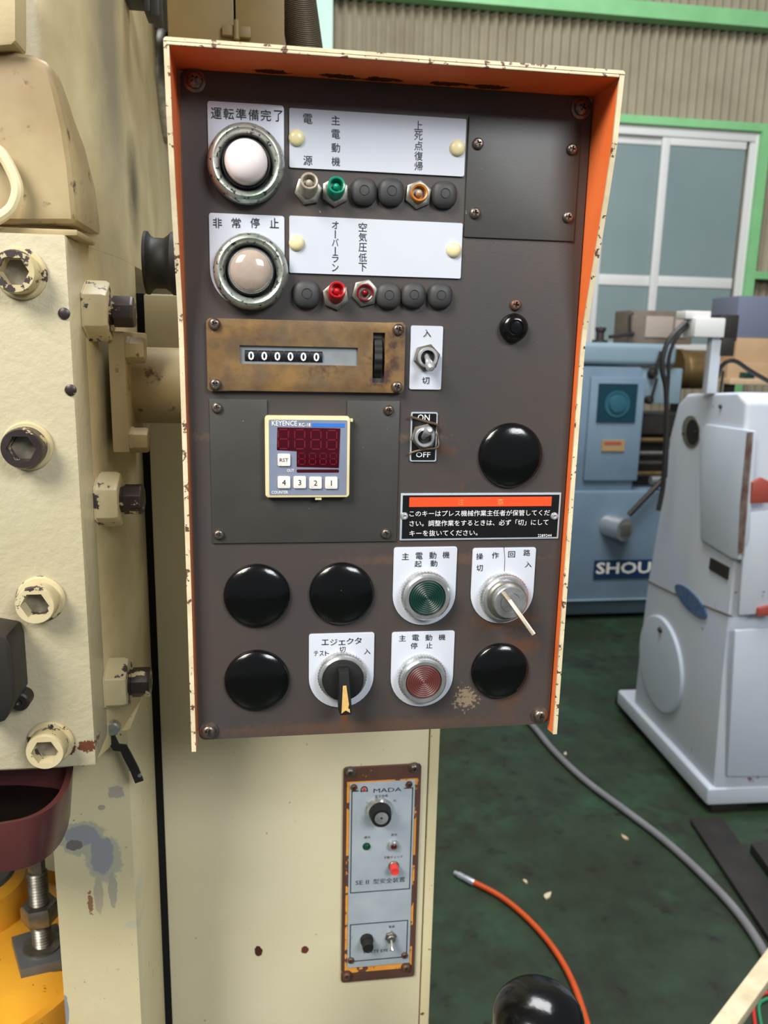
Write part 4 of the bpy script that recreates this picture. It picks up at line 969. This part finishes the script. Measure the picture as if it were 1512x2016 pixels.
# ================================================================ tray, cushion and stud on the lower left
zt = zg0 - 0.018; zbm = zt - 0.036
def trayring(off, z):
    out = [aZ(a, b, zt) for a, b in ((-220, 1645), (-120, 1640), (0, 1622), (60, 1610), (100, 1590), (128, 1560), (142, 1524), (136, 1500), (60, 1490), (-220, 1490))]
    out = out[:2] + smoothpath(out[1:9], 5)[1:] + out[9:]
    c_ = Vector((-0.2, 0.06, zt)); res = []
    for p_ in out:
        d_ = p_ - c_; d_.z = 0; d_ = d_ * (1 - off / max(d_.length, 1e-4)); res.append((c_.x + d_.x, c_.y + d_.y, z))
    return res
o1, o2, i1, i2 = trayring(0, zt), trayring(0.004, zbm), trayring(0.0045, zt - 0.0003), trayring(0.008, zbm + 0.012)
m = MB(); vs = [[m.bm.verts.new(p_) for p_ in r_] for r_ in (o2, o1, i1, i2)]; n = len(o1)
m.face(vs[0]); m.face(vs[3])
for a in range(3):
    for i in range(n): m.face([vs[a][i], vs[a][(i + 1) % n], vs[a + 1][(i + 1) % n], vs[a + 1][i]])
tray = tag(m.build('drip_tray', 'brownred', None, PO, bevel=0.0012), 'oxide red open tray under the cream guide plate at the left edge', 'tray')
q_ = trayring(0.0085, zbm + 0.0125)
MB().prismg([(p_[0], p_[1], zbm + 0.0122) for p_ in q_], (0, 0, 0.004)).build('dark_tray_floor', 'darkfilm', tray, PO)  # dark glossy sheet on the tray floor
# yellow die cushion
zy = 0.80
pc = aZ(70, 1880, zy)
cu = thing('die_cushion', 'yellow round die cushion housing down behind the press leg', 'machine housing', (pc.x - 0.06, pc.y + 0.02, 0))
cy0 = Vector((pc.x - 0.07, pc.y + 0.02, 0))
zl = zy - 0.052
MB().lathe([(0.128, zl - 0.02), (0.132, zl), (0.134, zl + 0.02), (0.131, zl + 0.045), (0.118, zy - 0.012), (0.10, zy - 0.001), (0.085, zy), (0, zy)], cy0, '+z', 56).build('drum', 'yellow', cu, PO)
MB().lathe([(0.139, zl - 0.06), (0.139, zl - 0.022), (0.132, zl - 0.018), (0, zl - 0.018)], cy0, '+z', 56).build('base_ring', 'darksteel', cu, PO)
MB().lathe([(0.10, 0), (0.10, zl - 0.055)], cy0, '+z', 32).build('column', 'darksteel', cu, PO)
cu2 = aZ(-48, 1790, zy)
MB().lathe([(0.054, zy - 0.004), (0.055, zy + 0.02), (0.051, zy + 0.034), (0.042, zy + 0.041), (0, zy + 0.042)], (cu2.x, cu2.y, 0), '+z', 44).build('dome', 'yellow', cu, PO)
MB().lathe([(0.042, zy + 0.040), (0.041, zy + 0.047), (0.034, zy + 0.049), (0, zy + 0.049)], (cu2.x, cu2.y, 0), '+z', 40).build('dome_cap', 'oilsteel', cu, PO)
# square plate, stud and nut
ps = aZ(84, 1860, zy + 0.010)
PQ = [aZ(a, b, zy + 0.0105) for a, b in ((22, 1843), (112, 1815), (150, 1880), (40, 1908))]
MB().prismg([(p_.x, p_.y, zy - 0.002) for p_ in PQ], (0, 0, 0.0115)).build('square_plate', 'oilsteel', cu, PO, bevel=0.0006)
st = thing('levelling_stud', 'threaded steel stud with hex nut standing on the square steel plate', 'stud', (ps.x, ps.y, zy + 0.0095))
r = 0.0095; zs0 = zy + 0.0095
top = None
ht_ = 0.098
prof = [(r * 0.9, zs0)]
k = 0
zz = zs0
while zz < zs0 + ht_ - 0.016:
    prof += [(r * 0.84, zz), (r, zz + 0.0016)]; zz += 0.0032
prof += [(r * 0.86, zz)]
MB().lathe(prof, (ps.x, ps.y, 0), '+z', 24).build('threaded_rod', 'steel', st, PO, ang=25)
MB().lathe([(r * 0.82, zz), (r * 0.82, zz + 0.013), (r * 0.7, zz + 0.015), (r * 0.4, zz + 0.015), (0, zz + 0.0135)], (ps.x, ps.y, 0), '+z', 6, 0.3).build('square_end', 'steel', st, PO)
MB().lathe([(r * 1.75, zs0 + 0.030), (r * 1.85, zs0 + 0.032), (r * 1.85, zs0 + 0.045), (r * 1.7, zs0 + 0.048), (r * 1.05, zs0 + 0.048)], (ps.x, ps.y, 0), '+z', 6, 0.2).build('nut', 'steel', st, PO)
MB().lathe([(r * 1.9, zs0), (r * 1.9, zs0 + 0.002), (r * 1.0, zs0 + 0.0024)], (ps.x, ps.y, 0), '+z', 36).build('washer', 'steel', st, PO)

# ================================================================ overhead box and conduit
yb = 0.36
ob = thing('overhead_box', 'shade-darkened cream sheet metal box with latch above the panel hood', 'box', (0.0, yb, 1.60))
zbk = aY(450, 105, yb).z
XB1 = max(aY(330, 50, yb).x, XF + 0.002); XB2 = aY(560, 60, yb).x; XBm = aY(462, 40, yb).x
zt2 = zbk + 0.30
dz = 0.10
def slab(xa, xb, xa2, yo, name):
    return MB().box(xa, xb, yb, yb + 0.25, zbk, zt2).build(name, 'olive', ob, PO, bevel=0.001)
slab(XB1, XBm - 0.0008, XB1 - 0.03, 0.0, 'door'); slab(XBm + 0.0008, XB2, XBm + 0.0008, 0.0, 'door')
for (a, b, c0_, d_) in ((437, 47, 462, 70), (470, 50, 494, 74)):
    P1 = aY(a, b, yb - 0.006); P2 = aY(c0_, d_, yb - 0.006)
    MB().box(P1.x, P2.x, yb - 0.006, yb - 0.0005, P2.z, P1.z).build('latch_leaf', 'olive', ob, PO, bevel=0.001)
P1 = aY(466, 40, yb - 0.008); P2 = aY(466, 78, yb - 0.008)
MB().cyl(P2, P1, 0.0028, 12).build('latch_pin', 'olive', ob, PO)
# flexible conduit
yc = 0.40
c0_ = aY(602, 110, yc); c1_ = aY(578, -60, yc)
prof = []; d_ = c1_ - c0_; L_ = d_.length; kN = 46
for i in range(kN):
    h = L_ * i / kN; prof += [(0.0160, h), (0.0178, h + L_ / kN * 0.35), (0.0178, h + L_ / kN * 0.65), (0.0160, h + L_ / kN)]
m = MB().lathe(prof, c0_, tuple(d_), 24)
tag(m.build('flexible_conduit', 'conduit', None, PO, ang=25), 'ribbed olive grey flexible conduit rising behind the hood beside the box', 'conduit')
# conduit runs down behind the panel onto the cabinet top
MB().cyl((c0_.x, yc, cZ1), c0_, 0.016, 20).build('conduit_tail', 'conduit', bpy.data.objects['flexible_conduit'], PO)

# ================================================================ floor things
def onfloor(pts, r): return [aZ(a, b, r) for a, b in pts]
tag(MB().tube(smoothpath(onfloor(((985, 1360), (1050, 1430), (1090, 1478), (1150, 1535), (1230, 1595), (1300, 1648), (1370, 1710), (1440, 1782), (1490, 1850), (1530, 1925)), 0.0115), 6), 0.0112, 12).build('grey_hose', 'hosegrey', None, PO),
    'long grey rubber hose lying diagonally across the green floor', 'hose')
oh = thing('air_hose', 'thin orange air hose with chrome coupling lying on the green floor', 'hose', aZ(930, 1736, 0))
MB().tube(smoothpath(onfloor(((930, 1736), (985, 1765), (1040, 1810), (1090, 1868), (1128, 1935), (1160, 2030), (1180, 2120)), 0.0075), 6), 0.0072, 12).build('hose', 'hoseorange', oh, PO)
f0 = aZ(931, 1737, 0.0085); f1 = aZ(895, 1718, 0.0085); d_ = (f1 - f0)
L_ = d_.length
MB().lathe([(0.0078, -0.004), (0.0084, 0.0), (0.0084, L_ * 0.4), (0.0072, L_ * 0.42), (0.0072, L_ * 0.5), (0.0082, L_ * 0.52), (0.0082, L_ * 0.8), (0.006, L_ * 0.84), (0.006, L_), (0.004, L_ * 1.02)], f0, tuple(d_), 8).build('coupling', 'satin', oh, PO, label='chrome hose coupling')
# black palm button on its post at the lower edge
pb = aD(1061, 1992, 0.70)
ps_ = thing('palm_button_post', 'black mushroom palm button on a grey post at the lower edge', 'push button', (pb.x, pb.y, 0))
R = 0.0335
prof = [(R * 0.97, -0.024), (R, -0.020), (R * 1.0, -0.006)] + [(R * cos(t), -0.006 + R * 0.72 * sin(t)) for t in [pi / 2 * k / 12 for k in range(1, 12)]] + [(0, -0.006 + R * 0.72)]
MB().lathe(prof, pb, '+z', 48).build('mushroom_cap', 'black', ps_, PO)
MB().lathe([(R * 1.05, -0.036), (R * 1.05, -0.026), (R * 0.99, -0.022), (R * 0.9, -0.022)], pb, '+z', 48).build('rim', 'steel', ps_, PO)
MB().cyl((pb.x, pb.y, pb.z - 0.07), (pb.x, pb.y, pb.z - 0.034), 0.022, 28).build('stem', 'steel', ps_, PO)
MB().box(pb.x - 0.045, pb.x + 0.045, pb.y - 0.045, pb.y + 0.045, pb.z - 0.16, pb.z - 0.07).build('box', 'whitemach', ps_, PO, bevel=0.004)
MB().cyl((pb.x, pb.y, 0), (pb.x, pb.y, pb.z - 0.16), 0.02, 20).build('post', 'whitemach', ps_, PO)
# cream rail of a low stand at the lower right, wires beyond it
zr_ = 0.32
b0_ = aZ(1340, 2130, zr_); b1_ = aZ(1640, 1725, zr_); d_ = (b1_ - b0_).normalized(); sd2 = Vector((-d_.y, d_.x, 0)) * 0.0155
lst = thing('low_stand', 'cream painted wooden rail of a low stand at the lower right corner', 'stand', (b0_.x, b0_.y, 0))
MB().prismg([b0_ + sd2, b0_ - sd2, b1_ - sd2, b1_ + sd2], (0, 0, -0.022)).build('rail', 'batten', lst, PO, bevel=0.002)
for p_ in (b0_ + d_ * 0.03, b1_ - d_ * 0.03):
    MB().box(p_.x - 0.012, p_.x + 0.012, p_.y - 0.012, p_.y + 0.012, 0, zr_ - 0.0221).build('leg', 'batten', lst, PO)
for (nm, mt, pts, lb) in (('red_wire', 'redwire', ((1492, 2050), (1484, 1985), (1497, 1960), (1530, 1950)), 'thin red wire under the cream rail'), ('green_wire', 'greenwire', ((1506, 2050), (1494, 1985), (1506, 1968), (1535, 1962)), 'thin green wire under the cream rail')):
    tag(MB().tube(smoothpath(onfloor(pts, 0.0045 if mt == 'redwire' else 0.004), 5), 0.0035, 8).build(nm, mt, None, PO), lb, 'wire')
# dark steel bars
def slabz(pts, z1, name, mat, lab, cat, bev=0.002):
    P = [aZ(a, b, z1) for a, b in pts]
    return tag(MB().prismg([(p_.x, p_.y, 0.0) for p_ in P], (0, 0, z1)).build(name, mat, None, PO, bevel=bev), lab, cat)
slabz(((1359, 1612), (1420, 1606), (1560, 1800), (1560, 1915)), 0.016, 'steel_bar', 'darksteel', 'long dark flat steel bar on the floor beside the pale grey machine', 'bar')
slabz(((1478, 1660), (1570, 1640), (1570, 1735), (1530, 1730)), 0.03, 'steel_plate', 'darksteel', 'short dark steel plate on the floor behind the long bar', 'plate')
for i, (px, py, mt, rr) in enumerate(((1078, 1765, 'batten', 0.012), (1230, 1650, 'wood', 0.010), (1034, 1737, 'batten', 0.007), (1113, 1485, 'batten', 0.007))):
    c_ = aZ(px, py, 0.0); m = MB()
    aa = random.uniform(0, 6)
    P = [(c_.x + rr * k_ * cos(aa + t), c_.y + rr * k_ * sin(aa + t), 0.0) for t, k_ in ((0, 1.6), (1.2, 0.7), (2.4, 0.9), (3.4, 1.3), (4.6, 0.6))]
    m.prismg(P, (0, 0, 0.004)); tag(m.build('paper_scrap', mt, None, PO), ('torn pale scrap on the floor beside the orange hose', 'thin tan sliver on the floor beyond the grey hose', 'tiny pale scrap on the floor above the orange hose', 'tiny pale scrap beside the upper end of the grey hose')[i], 'scrap', 'scraps on the green floor')

# ================================================================ lathe in the background
f_ = aZ(1180, 1222, 0.0); YL = f_.y
la = thing('lathe', 'blue grey metal lathe standing before the window wall', 'lathe', (aY(1200, 1200, YL).x, YL, 0))
L = lambda px, py, y=YL: aY(px, py, y)
def lbox(c, dep, name, mat, y=YL, par=la, bev=0.006, label=None):
    a, b = L(*c[0], y), L(*c[1], y)
    return MB().box(min(a.x, b.x), max(a.x, b.x), y, y + dep, min(a.z, b.z), max(a.z, b.z)).build(name, mat, par, PO, bevel=bev, label=label)
zl0 = L(1180, 968).z; xr = L(1406, 1000).x; xl_ = L(1000, 1000).x
MB().box(xl_, xr, YL + 0.05, YL + 0.6, 0.02, 0.12).build('plinth', 'latheblue', la, PO, bevel=0.006)
MB().box(xl_, xr, YL + 0.0, YL + 0.62, L(1180, 1182).z, zl0).build('base_cabinet', 'latheblue', la, PO, bevel=0.012)
MB().box(xl_, xr, YL - 0.02, YL + 0.62, 0.12, L(1180, 1180).z).build('kick_step', 'lathelight', la, PO, bevel=0.01)
hx0 = xl_; hx1 = L(1262, 850).x; hz1 = L(1220, 722).z
MB().box(hx0, hx1, YL + 0.04, YL + 0.5, zl0 - 0.002, hz1).build('headstock', 'latheblue', la, PO, bevel=0.012)
d0, d1 = L(1168, 742), L(1258, 948)
MB().box(d0.x, d1.x, YL + 0.02, YL + 0.045, d1.z, d0.z).build('gear_door', 'latheblue', la, PO, bevel=0.008)
c0_, c1_ = L(1100, 672), L(1338, 722); c_top = c0_.z
MB().box(c0_.x, c1_.x, YL + 0.03, YL + 0.52, c1_.z, c0_.z).build('top_cover', 'lathelight', la, PO, bevel=0.03, seg=4)
lbox(((1260, 724), (1338, 795)), 0.3, 'front_cover', 'lathelight', YL + 0.06)
d0, d1 = L(1182, 755), L(1252, 832)
dp = MB().box(d0.x, d1.x, YL + 0.012, YL + 0.02, d1.z, d0.z).build('dial_plate', 'teal', la, PO, label='dark teal dial plate')
cx_, cz_ = (d0.x + d1.x) / 2, (d0.z + d1.z) / 2
MB().lathe([(0.066, 0), (0.066, 0.004), (0.055, 0.004), (0.055, 0.001)], (cx_, YL + 0.012, cz_ - 0.005), n=40).build('dial_ring', 'tealring', dp, PO)
MB().lathe([(0.045, 0), (0.042, 0.012), (0.02, 0.014), (0, 0.014)], (cx_, YL + 0.012, cz_ - 0.005), n=32).build('dial_knob', 'tealring', dp, PO)
d0, d1 = L(1188, 867), L(1231, 889)
bp_ = MB().box(d0.x, d1.x, YL + 0.012, YL + 0.02, d1.z, d0.z).build('type_plate', 'brownplate', la, PO, label='small brass type plate')
MB().box(d0.x + 0.012, d1.x - 0.02, YL + 0.010, YL + 0.0125, d0.z - 0.022, d0.z - 0.008).build('red_strip', 'redstrip', bp_, PO)
# levers, chuck, bed, screws
for (px, py, r) in ((1283, 735, 0.025), (1276, 787, 0.022)):
    p_ = L(px, py, YL + 0.05)
    o = MB().lathe([(r, 0), (r, 0.02), (r * 0.6, 0.035), (0, 0.036)], p_, n=20).build('lever_hub', 'darksteel', la, PO)
    MB().tube([p_ + Vector((0, -0.03, 0)), p_ + Vector((0.005, -0.045, 0.06)), p_ + Vector((0.012, -0.05, 0.11))], 0.008, 8).build('lever_arm', 'darksteel', o, PO)
c0_ = L(1338, 722, YL + 0.2); r = L(1360, 688, YL + 0.2).z - L(1360, 766, YL + 0.2).z
MB().lathe([(r / 2 * 1.04, 0), (r / 2 * 1.04, 0.03), (r / 2 * 0.97, 0.035), (r / 2, 0.05), (r / 2, 0.17), (r / 2 * 0.9, 0.18), (0.03, 0.18), (0.03, 0.12)], (c0_.x, YL + 0.25, L(1360, 728, YL + 0.2).z), '+x', 40).build('chuck', 'chuck', la, PO, label='oily brass coloured chuck')
MB().box(hx1, xr, YL + 0.12, YL + 0.45, L(1290, 860).z, L(1290, 822).z).build('bed', 'darksteel', la, PO, bevel=0.005)
for py, r, mt in ((866, 0.012, 'chuck'), (892, 0.012, 'steel'), (912, 0.014, 'darksteel'), (932, 0.012, 'chuck')):
    p_ = L(1258, py, YL + 0.1); MB().cyl((hx1 - 0.02, YL + 0.1, p_.z), (xr, YL + 0.1, p_.z), r, 12).build('feed_shaft', mt, la, PO)
MB().box(hx1, xr, YL + 0.2, YL + 0.45, zl0 - 0.01, L(1290, 862).z).build('bed_web', 'darksteel', la, PO)
p_ = L(1295, 943, YL + 0.06); MB().cyl((p_.x - 0.06, YL + 0.02, p_.z), (p_.x + 0.02, YL + 0.02, p_.z), 0.022, 16).build('shaft_end', 'chrome', la, PO)
p_ = L(1198, 1035); q_ = L(1230, 1043, YL - 0.09)
hb = MB().cyl(p_ + Vector((0, 0.02, 0)), q_, 0.058, 32).build('spindle_socket', 'chrome', la, PO)
MB().prismg([q_ + Vector((a, -0.012, b)) for a, b in ((-0.03, -0.03), (0.03, -0.03), (0.03, 0.03), (-0.03, 0.03))], (0, 0.03, 0)).build('square_drive', 'steel', hb, PO, bevel=0.003)
MB().cyl(L(1238, 1014, YL - 0.05), L(1330, 918, YL - 0.05), 0.014, 12).build('brake_rod', 'darksteel', la, PO)
d0, d1 = L(1170, 1103), L(1300, 1136)
sg_ = MB().box(d0.x, d1.x, YL - 0.008, YL + 0.002, d1.z, d0.z).build('name_sign', 'signblue', la, PO, label='navy sign with pale letters')
a0_, a1_ = L(1174, 1119, YL - 0.01), L(1281, 1119, YL - 0.01)
lettering([('SHOU', (a0_.x + a1_.x) / 2, a0_.z, 0.062, a1_.x - a0_.x)], 'signwhite', sg_, PO, YL - 0.0095, thin=0.02)
zlt = c_top
def onlathe(c, y, dep, name, mat, lab, cat, bev=0.004, rest=None):
    a, b = aY(*c[0], y), aY(*c[1], y)
    return tag(MB().box(a.x, b.x, y, y + dep, b.z if rest is None else rest, a.z).build(name, mat, None, PO, bevel=bev), lab, cat)
# rack of brown tool box on the lathe top
a, b = aY(1243, 610, YL + 0.25), aY(1352, 668, YL + 0.25)
tb = thing('tool_chest', 'brown metal chest with pinkish front panel on top of the lathe', 'box', ((a.x + b.x) / 2, YL + 0.3, zlt))
MB().box(a.x, b.x + 0.03, YL + 0.25, YL + 0.45, zlt + 0.001, a.z).build('body', 'brown', tb, PO, bevel=0.006)
c_, d_ = aY(1272, 622, YL + 0.25), aY(1322, 665, YL + 0.25)
MB().box(c_.x, d_.x, YL + 0.243, YL + 0.25, d_.z, c_.z).build('front_panel', 'brownlight', tb, PO, bevel=0.002)
c_, d_ = aY(1330, 622, YL + 0.25), aY(1350, 665, YL + 0.25)
MB().box(c_.x, d_.x, YL + 0.243, YL + 0.25, d_.z, c_.z).build('front_panel', 'brownlight', tb, PO, bevel=0.002)
MB().tube(smoothpath([aY(a_, b_, YL + 0.23) for a_, b_ in ((1246, 616), (1240, 622), (1240, 650), (1246, 662))], 4), 0.008, 8).build('handle', 'darksteel', tb, PO)
p_ = aY(1181, 668, YL + 0.2)
m = MB(); m.lathe([(0.04, 0), (0.04, 0.012), (0.02, 0.014), (0.02, 0.05), (0.028, 0.06), (0.028, 0.075), (0, 0.078)], (p_.x, YL + 0.2, zlt + 0.001), '+z', 20)
m.tube([(p_.x + 0.05, YL + 0.2, zlt + 0.03), (p_.x + 0.19, YL + 0.22, zlt + 0.05)], 0.01, 8)
tag(m.build('oil_cap', 'darksteel', None, PO), 'small dark cap with lever on the left of the lathe top', 'cap')

# ================================================================ pale grey machine at the right
PA = aZ(1226, 1402); PB = aZ(1392, 1592)
dl = (PA - PB); dl.z = 0; dl.normalize()
nL = Vector((-dl.y, dl.x, 0));                     # normal of the left face
if nL.x > 0: nL = -nL
rt = -nL
gm = thing('grinding_machine', 'pale grey machine tool with oval cover and chipped paint at the right edge', 'machine', PB)
G = lambda px, py, off=0.0: aP(px, py, PB + nL * off, nL)
body = [(1246, 1395), (1262, 1250), (1275, 1143), (1300, 1000), (1318, 860), (1334, 795), (1352, 775), (1452, 772), (1470, 790), (1447, 1100), (1424, 1330), (1405, 1560)]
bz = MB().prismg([G(a, b) for a, b in body], rt * 0.62)
bz.build('body', 'whitemach', gm, PO, bevel=0.014, seg=3)
foot = [G(1226, 1402, 0.02), G(1392, 1592, 0.02)]
m = MB()
P = [PA + nL * 0.02 + dl * 0.02, PB + nL * 0.02 - dl * 0.03, PB + rt * 0.66 - dl * 0.03, PA + rt * 0.66 + dl * 0.02]
m.prismg([Vector((p_.x, p_.y, 0.028)) for p_ in P], (0, 0, 0.06))
m.build('foot_flange', 'whitemach', gm, PO, bevel=0.012, seg=3)
for (u, v) in ((0.06, -0.03), (0.5, -0.06), (0.06, 0.7)):
    p_ = PB + rt * u + dl * (v if v > 0 else 0.03)
    MB().box(p_.x - 0.06, p_.x + 0.06, p_.y - 0.05, p_.y + 0.05, 0, 0.03).build('foot_pad', 'darksteel', gm, PO, bevel=0.004)
# raised side door with rounded lower corner
door = [(1376, 850), (1388, 835), (1478, 848), (1463, 1060), (1452, 1102), (1440, 1100), (1378, 1062)]
MB().prismg([G(a, b, 0.012) for a, b in door], rt * 0.02).build('side_door', 'whitemach2', gm, PO, bevel=0.005, label='raised side door panel')
MB().prismg([G(a, b, 0.0135) for a, b in ((1470, 852), (1481, 850), (1472, 960), (1462, 1090), (1452, 1090), (1456, 1000))], rt * 0.004).build('rust_strip', 'rustpaint', gm, PO, label='bare brown strip along the door edge')
# oval cover
def oval(px, py, ax_px, bx_px, off, n=40):
    c_ = G(px, py); e1 = G(*ax_px) - c_; e2 = G(*bx_px) - c_
    return [c_ + nL * off + e1 * cos(2 * pi * k / n) + e2 * sin(2 * pi * k / n) for k in range(n)]
ov = oval(1303, 1306, (1302, 1213), (1347, 1335), 0.012)
MB().prismg(ov, rt * 0.02).build('oval_cover', 'whitemach2', gm, PO, bevel=0.008, seg=3, label='oval cover on the side')
p_ = G(1301, 1240, 0.012); MB().lathe([(0.011, 0), (0.009, 0.008), (0, 0.009)], p_, tuple(nL), 12).build('cover_screw', 'darksteel', gm, PO)
bd = MB().prismg(oval(1361, 1183, (1345, 1152), (1388, 1196), 0.006), rt * 0.008).build('badge', 'badge', gm, PO, label='worn oval blue badge')
ov = oval(1361, 850, (1361, 818), (1379, 852), 0.003)
MB().prismg(ov, rt * 0.006).build('port_ring', 'steel', gm, PO, bevel=0.001)
MB().prismg(oval(1365, 851, (1366, 826), (1377, 853), 0.0045), rt * 0.004).build('port_hole', 'gap', gm, PO)
MB().prismg([G(a, b, 0.005) for a, b in ((1398, 1098), (1434, 1117), (1431, 1141), (1395, 1120))], rt * 0.006).build('type_plate', 'darksteel', gm, PO, label='small black type plate')
P1, P2, P3 = G(1275, 1143, 0.001), G(1330, 1170, 0.001), G(1440, 1213, 0.001)
MB().tube([P1, P2, P3], 0.0028, 6).build('seam', 'brown', gm, PO)
for (px, py) in ((1370, 845), (1419, 795), (1346, 848)):
    MB().lathe([(0.007, 0), (0.005, 0.005), (0, 0.006)], G(px, py + 5, 0.001), tuple(nL), 10).build('screw', 'darksteel', gm, PO)
# front face dressings (the face turned to the viewer's right)
nF = -dl
FP = PB + Vector((0, 0, 0))
Ff = lambda px, py, off=0.0: aP(px, py, G(1405, 1560) + nF * off, nF)
pan = [(1448, 1242), (1560, 1232), (1560, 1530), (1432, 1530)]
MB().prismg([Ff(a, b, 0.010) for a, b in pan], dl * 0.014).build('front_panel', 'whitemach2', gm, PO, bevel=0.006, label='recess panel on the front')
pan = [(1470, 1010), (1560, 1000), (1560, 1205), (1455, 1212)]
MB().prismg([Ff(a, b, 0.010) for a, b in pan], dl * 0.014).build('front_panel', 'whitemach', gm, PO, bevel=0.006)
pan = [(1482, 950), (1500, 940), (1530, 955), (1530, 990), (1478, 992)]
MB().prismg([Ff(a, b, 0.012) for a, b in pan], dl * 0.014).build('red_bracket', 'redstrip', gm, PO, bevel=0.004, label='dull red bracket')
pan = [(1494, 1198), (1530, 1190), (1530, 1212), (1492, 1214)]
MB().prismg([Ff(a, b, 0.022) for a, b in pan], dl * 0.014).build('red_bracket', 'redstrip', gm, PO, bevel=0.003, label='dull red bracket')
p_ = PB + rt * 0.09 + dl * 0.0 + Vector((0, 0, 0.088))
fb = MB().lathe([(0.026, 0), (0.026, 0.012), (0.016, 0.012), (0.016, 0.034), (0, 0.036)], p_, '+z', 6).build('foot_bolt', 'rustscrew', gm, PO, label='rusty levelling bolt')
# post with junction box and cables on top
zt_ = G(1400, 775).z
PJ = G(1405, 772) + rt * 0.12
jx0, jx1 = aY(1362, 640, PJ.y).x, aY(1421, 640, PJ.y).x
jz1, jz0 = aY(1390, 626, PJ.y).z, aY(1390, 664, PJ.y).z
jb = thing('junction_box', 'white junction box on a pale post above the grey machine', 'box', (PJ.x, PJ.y, zt_))
pj0, pj1 = aY(1397, 720, PJ.y).x, aY(1417, 720, PJ.y).x
MB().box(pj0, pj1, PJ.y, PJ.y + 0.03, zt_ + 0.001, jz0 + 0.002).build('post', 'whitemach', jb, PO, bevel=0.003)
MB().box(jx0, jx1, PJ.y - 0.02, PJ.y + 0.05, jz0, jz1).build('box', 'sash', jb, PO, bevel=0.004)
MB().box(aY(1350, 620, PJ.y).x, aY(1400, 620, PJ.y).x, PJ.y, PJ.y + 0.06, jz1 - 0.004, jz1 + 0.02).build('lid', 'sash', jb, PO, bevel=0.003)
MB().box(jx1 - 0.005, jx1 + 0.055, PJ.y + 0.0, PJ.y + 0.06, jz0 - 0.01, jz1 + 0.012).build('relay', 'darksteel', jb, PO, bevel=0.004)
MB().box(pj1 - 0.004, pj1 + 0.04, PJ.y - 0.005, PJ.y + 0.03, jz0 - 0.055, jz0 + 0.0).build('clamp', 'darksteel', jb, PO, bevel=0.004)
yk = PJ.y + 0.0
def cable(pts, r, lab, y):
    tag(MB().tube(smoothpath([aY(a, b, y) for a, b in pts], 6), r, 10).build('cable', 'cable', None, PO), lab, 'cable', 'black cables by the grey machine')
cable(((1351, 634), (1345, 640), (1318, 668), (1306, 700), (1304, 730), (1311, 765), (1312, 830), (1309, 900), (1305, 960), (1296, 1005)), 0.008, 'black cable bundle looping from the white junction box down past the lathe', yk)
cable(((1356, 640), (1346, 648), (1328, 672), (1317, 705), (1316, 740), (1313, 790), (1314, 860), (1310, 940)), 0.006, 'thinner black cable hanging beside the cable bundle', yk + 0.02)
cable(((1424, 730), (1420, 760), (1416, 790)), 0.004, 'short thin cable by the pale post', yk + 0.04)
cable(((1412, 745), (1418, 725), (1432, 712), (1450, 712), (1480, 732), (1530, 760)), 0.007, 'black cable arching in front of the cardboard boxes', yk + 0.05)
# crates and bins beyond, on a bench
yb2 = YL + 0.12
bz1 = aY(1480, 745, yb2).z
bx0, bx1 = aY(1427, 745, yb2).x, aY(1600, 745, yb2).x
wb = thing('work_bench', 'wooden topped bench behind the pale grey machine', 'bench', ((bx0 + bx1) / 2, yb2 + 0.3, 0))
MB().box(bx0, bx1 + 0.4, yb2 - 0.05, yb2 + 0.6, bz1 - 0.03, bz1).build('bench_top', 'wood', wb, PO, bevel=0.003)
for (x_, y_) in ((bx0 + 0.03, yb2), (bx1 + 0.35, yb2), (bx0 + 0.03, yb2 + 0.55), (bx1 + 0.35, yb2 + 0.55)):
    MB().box(x_ - 0.02, x_ + 0.02, y_ - 0.02, y_ + 0.02, 0, bz1 - 0.03).build('leg', 'darksteel', wb, PO)
def carton(c, y, dep, name, mat, lab, cat='box', z0=None):
    a, b = aY(*c[0], y), aY(*c[1], y)
    tag(MB().box(a.x, b.x, y, y + dep, b.z if z0 is None else z0, a.z).build(name, mat, None, PO, bevel=0.004), lab, cat)
    return a.z
zA_ = carton(((1434, 712), (1560, 745)), yb2, 0.30, 'carton', 'cardboard', 'wide lower cardboard carton on the bench behind the grey machine', z0=bz1)
zB_ = carton(((1452, 665), (1560, 712)), yb2 + 0.04, 0.28, 'carton', 'cardboard', 'upper cardboard carton under the blue grey bin', z0=zA_)
carton(((1456, 582), (1560, 662)), yb2 + 0.05, 0.26, 'plastic_bin', 'bluebin', 'blue grey plastic bin on top of the stacked cartons', 'bin', z0=zB_)
a = aY(1462, 733, yb2 - 0.03); b = aY(1482, 745, yb2 - 0.03)
tag(MB().box(a.x, b.x, yb2 - 0.045, yb2 - 0.002, bz1, a.z).build('teal_block', 'btngreen', None, PO, bevel=0.003), 'small green block in front of the lower carton', 'block')
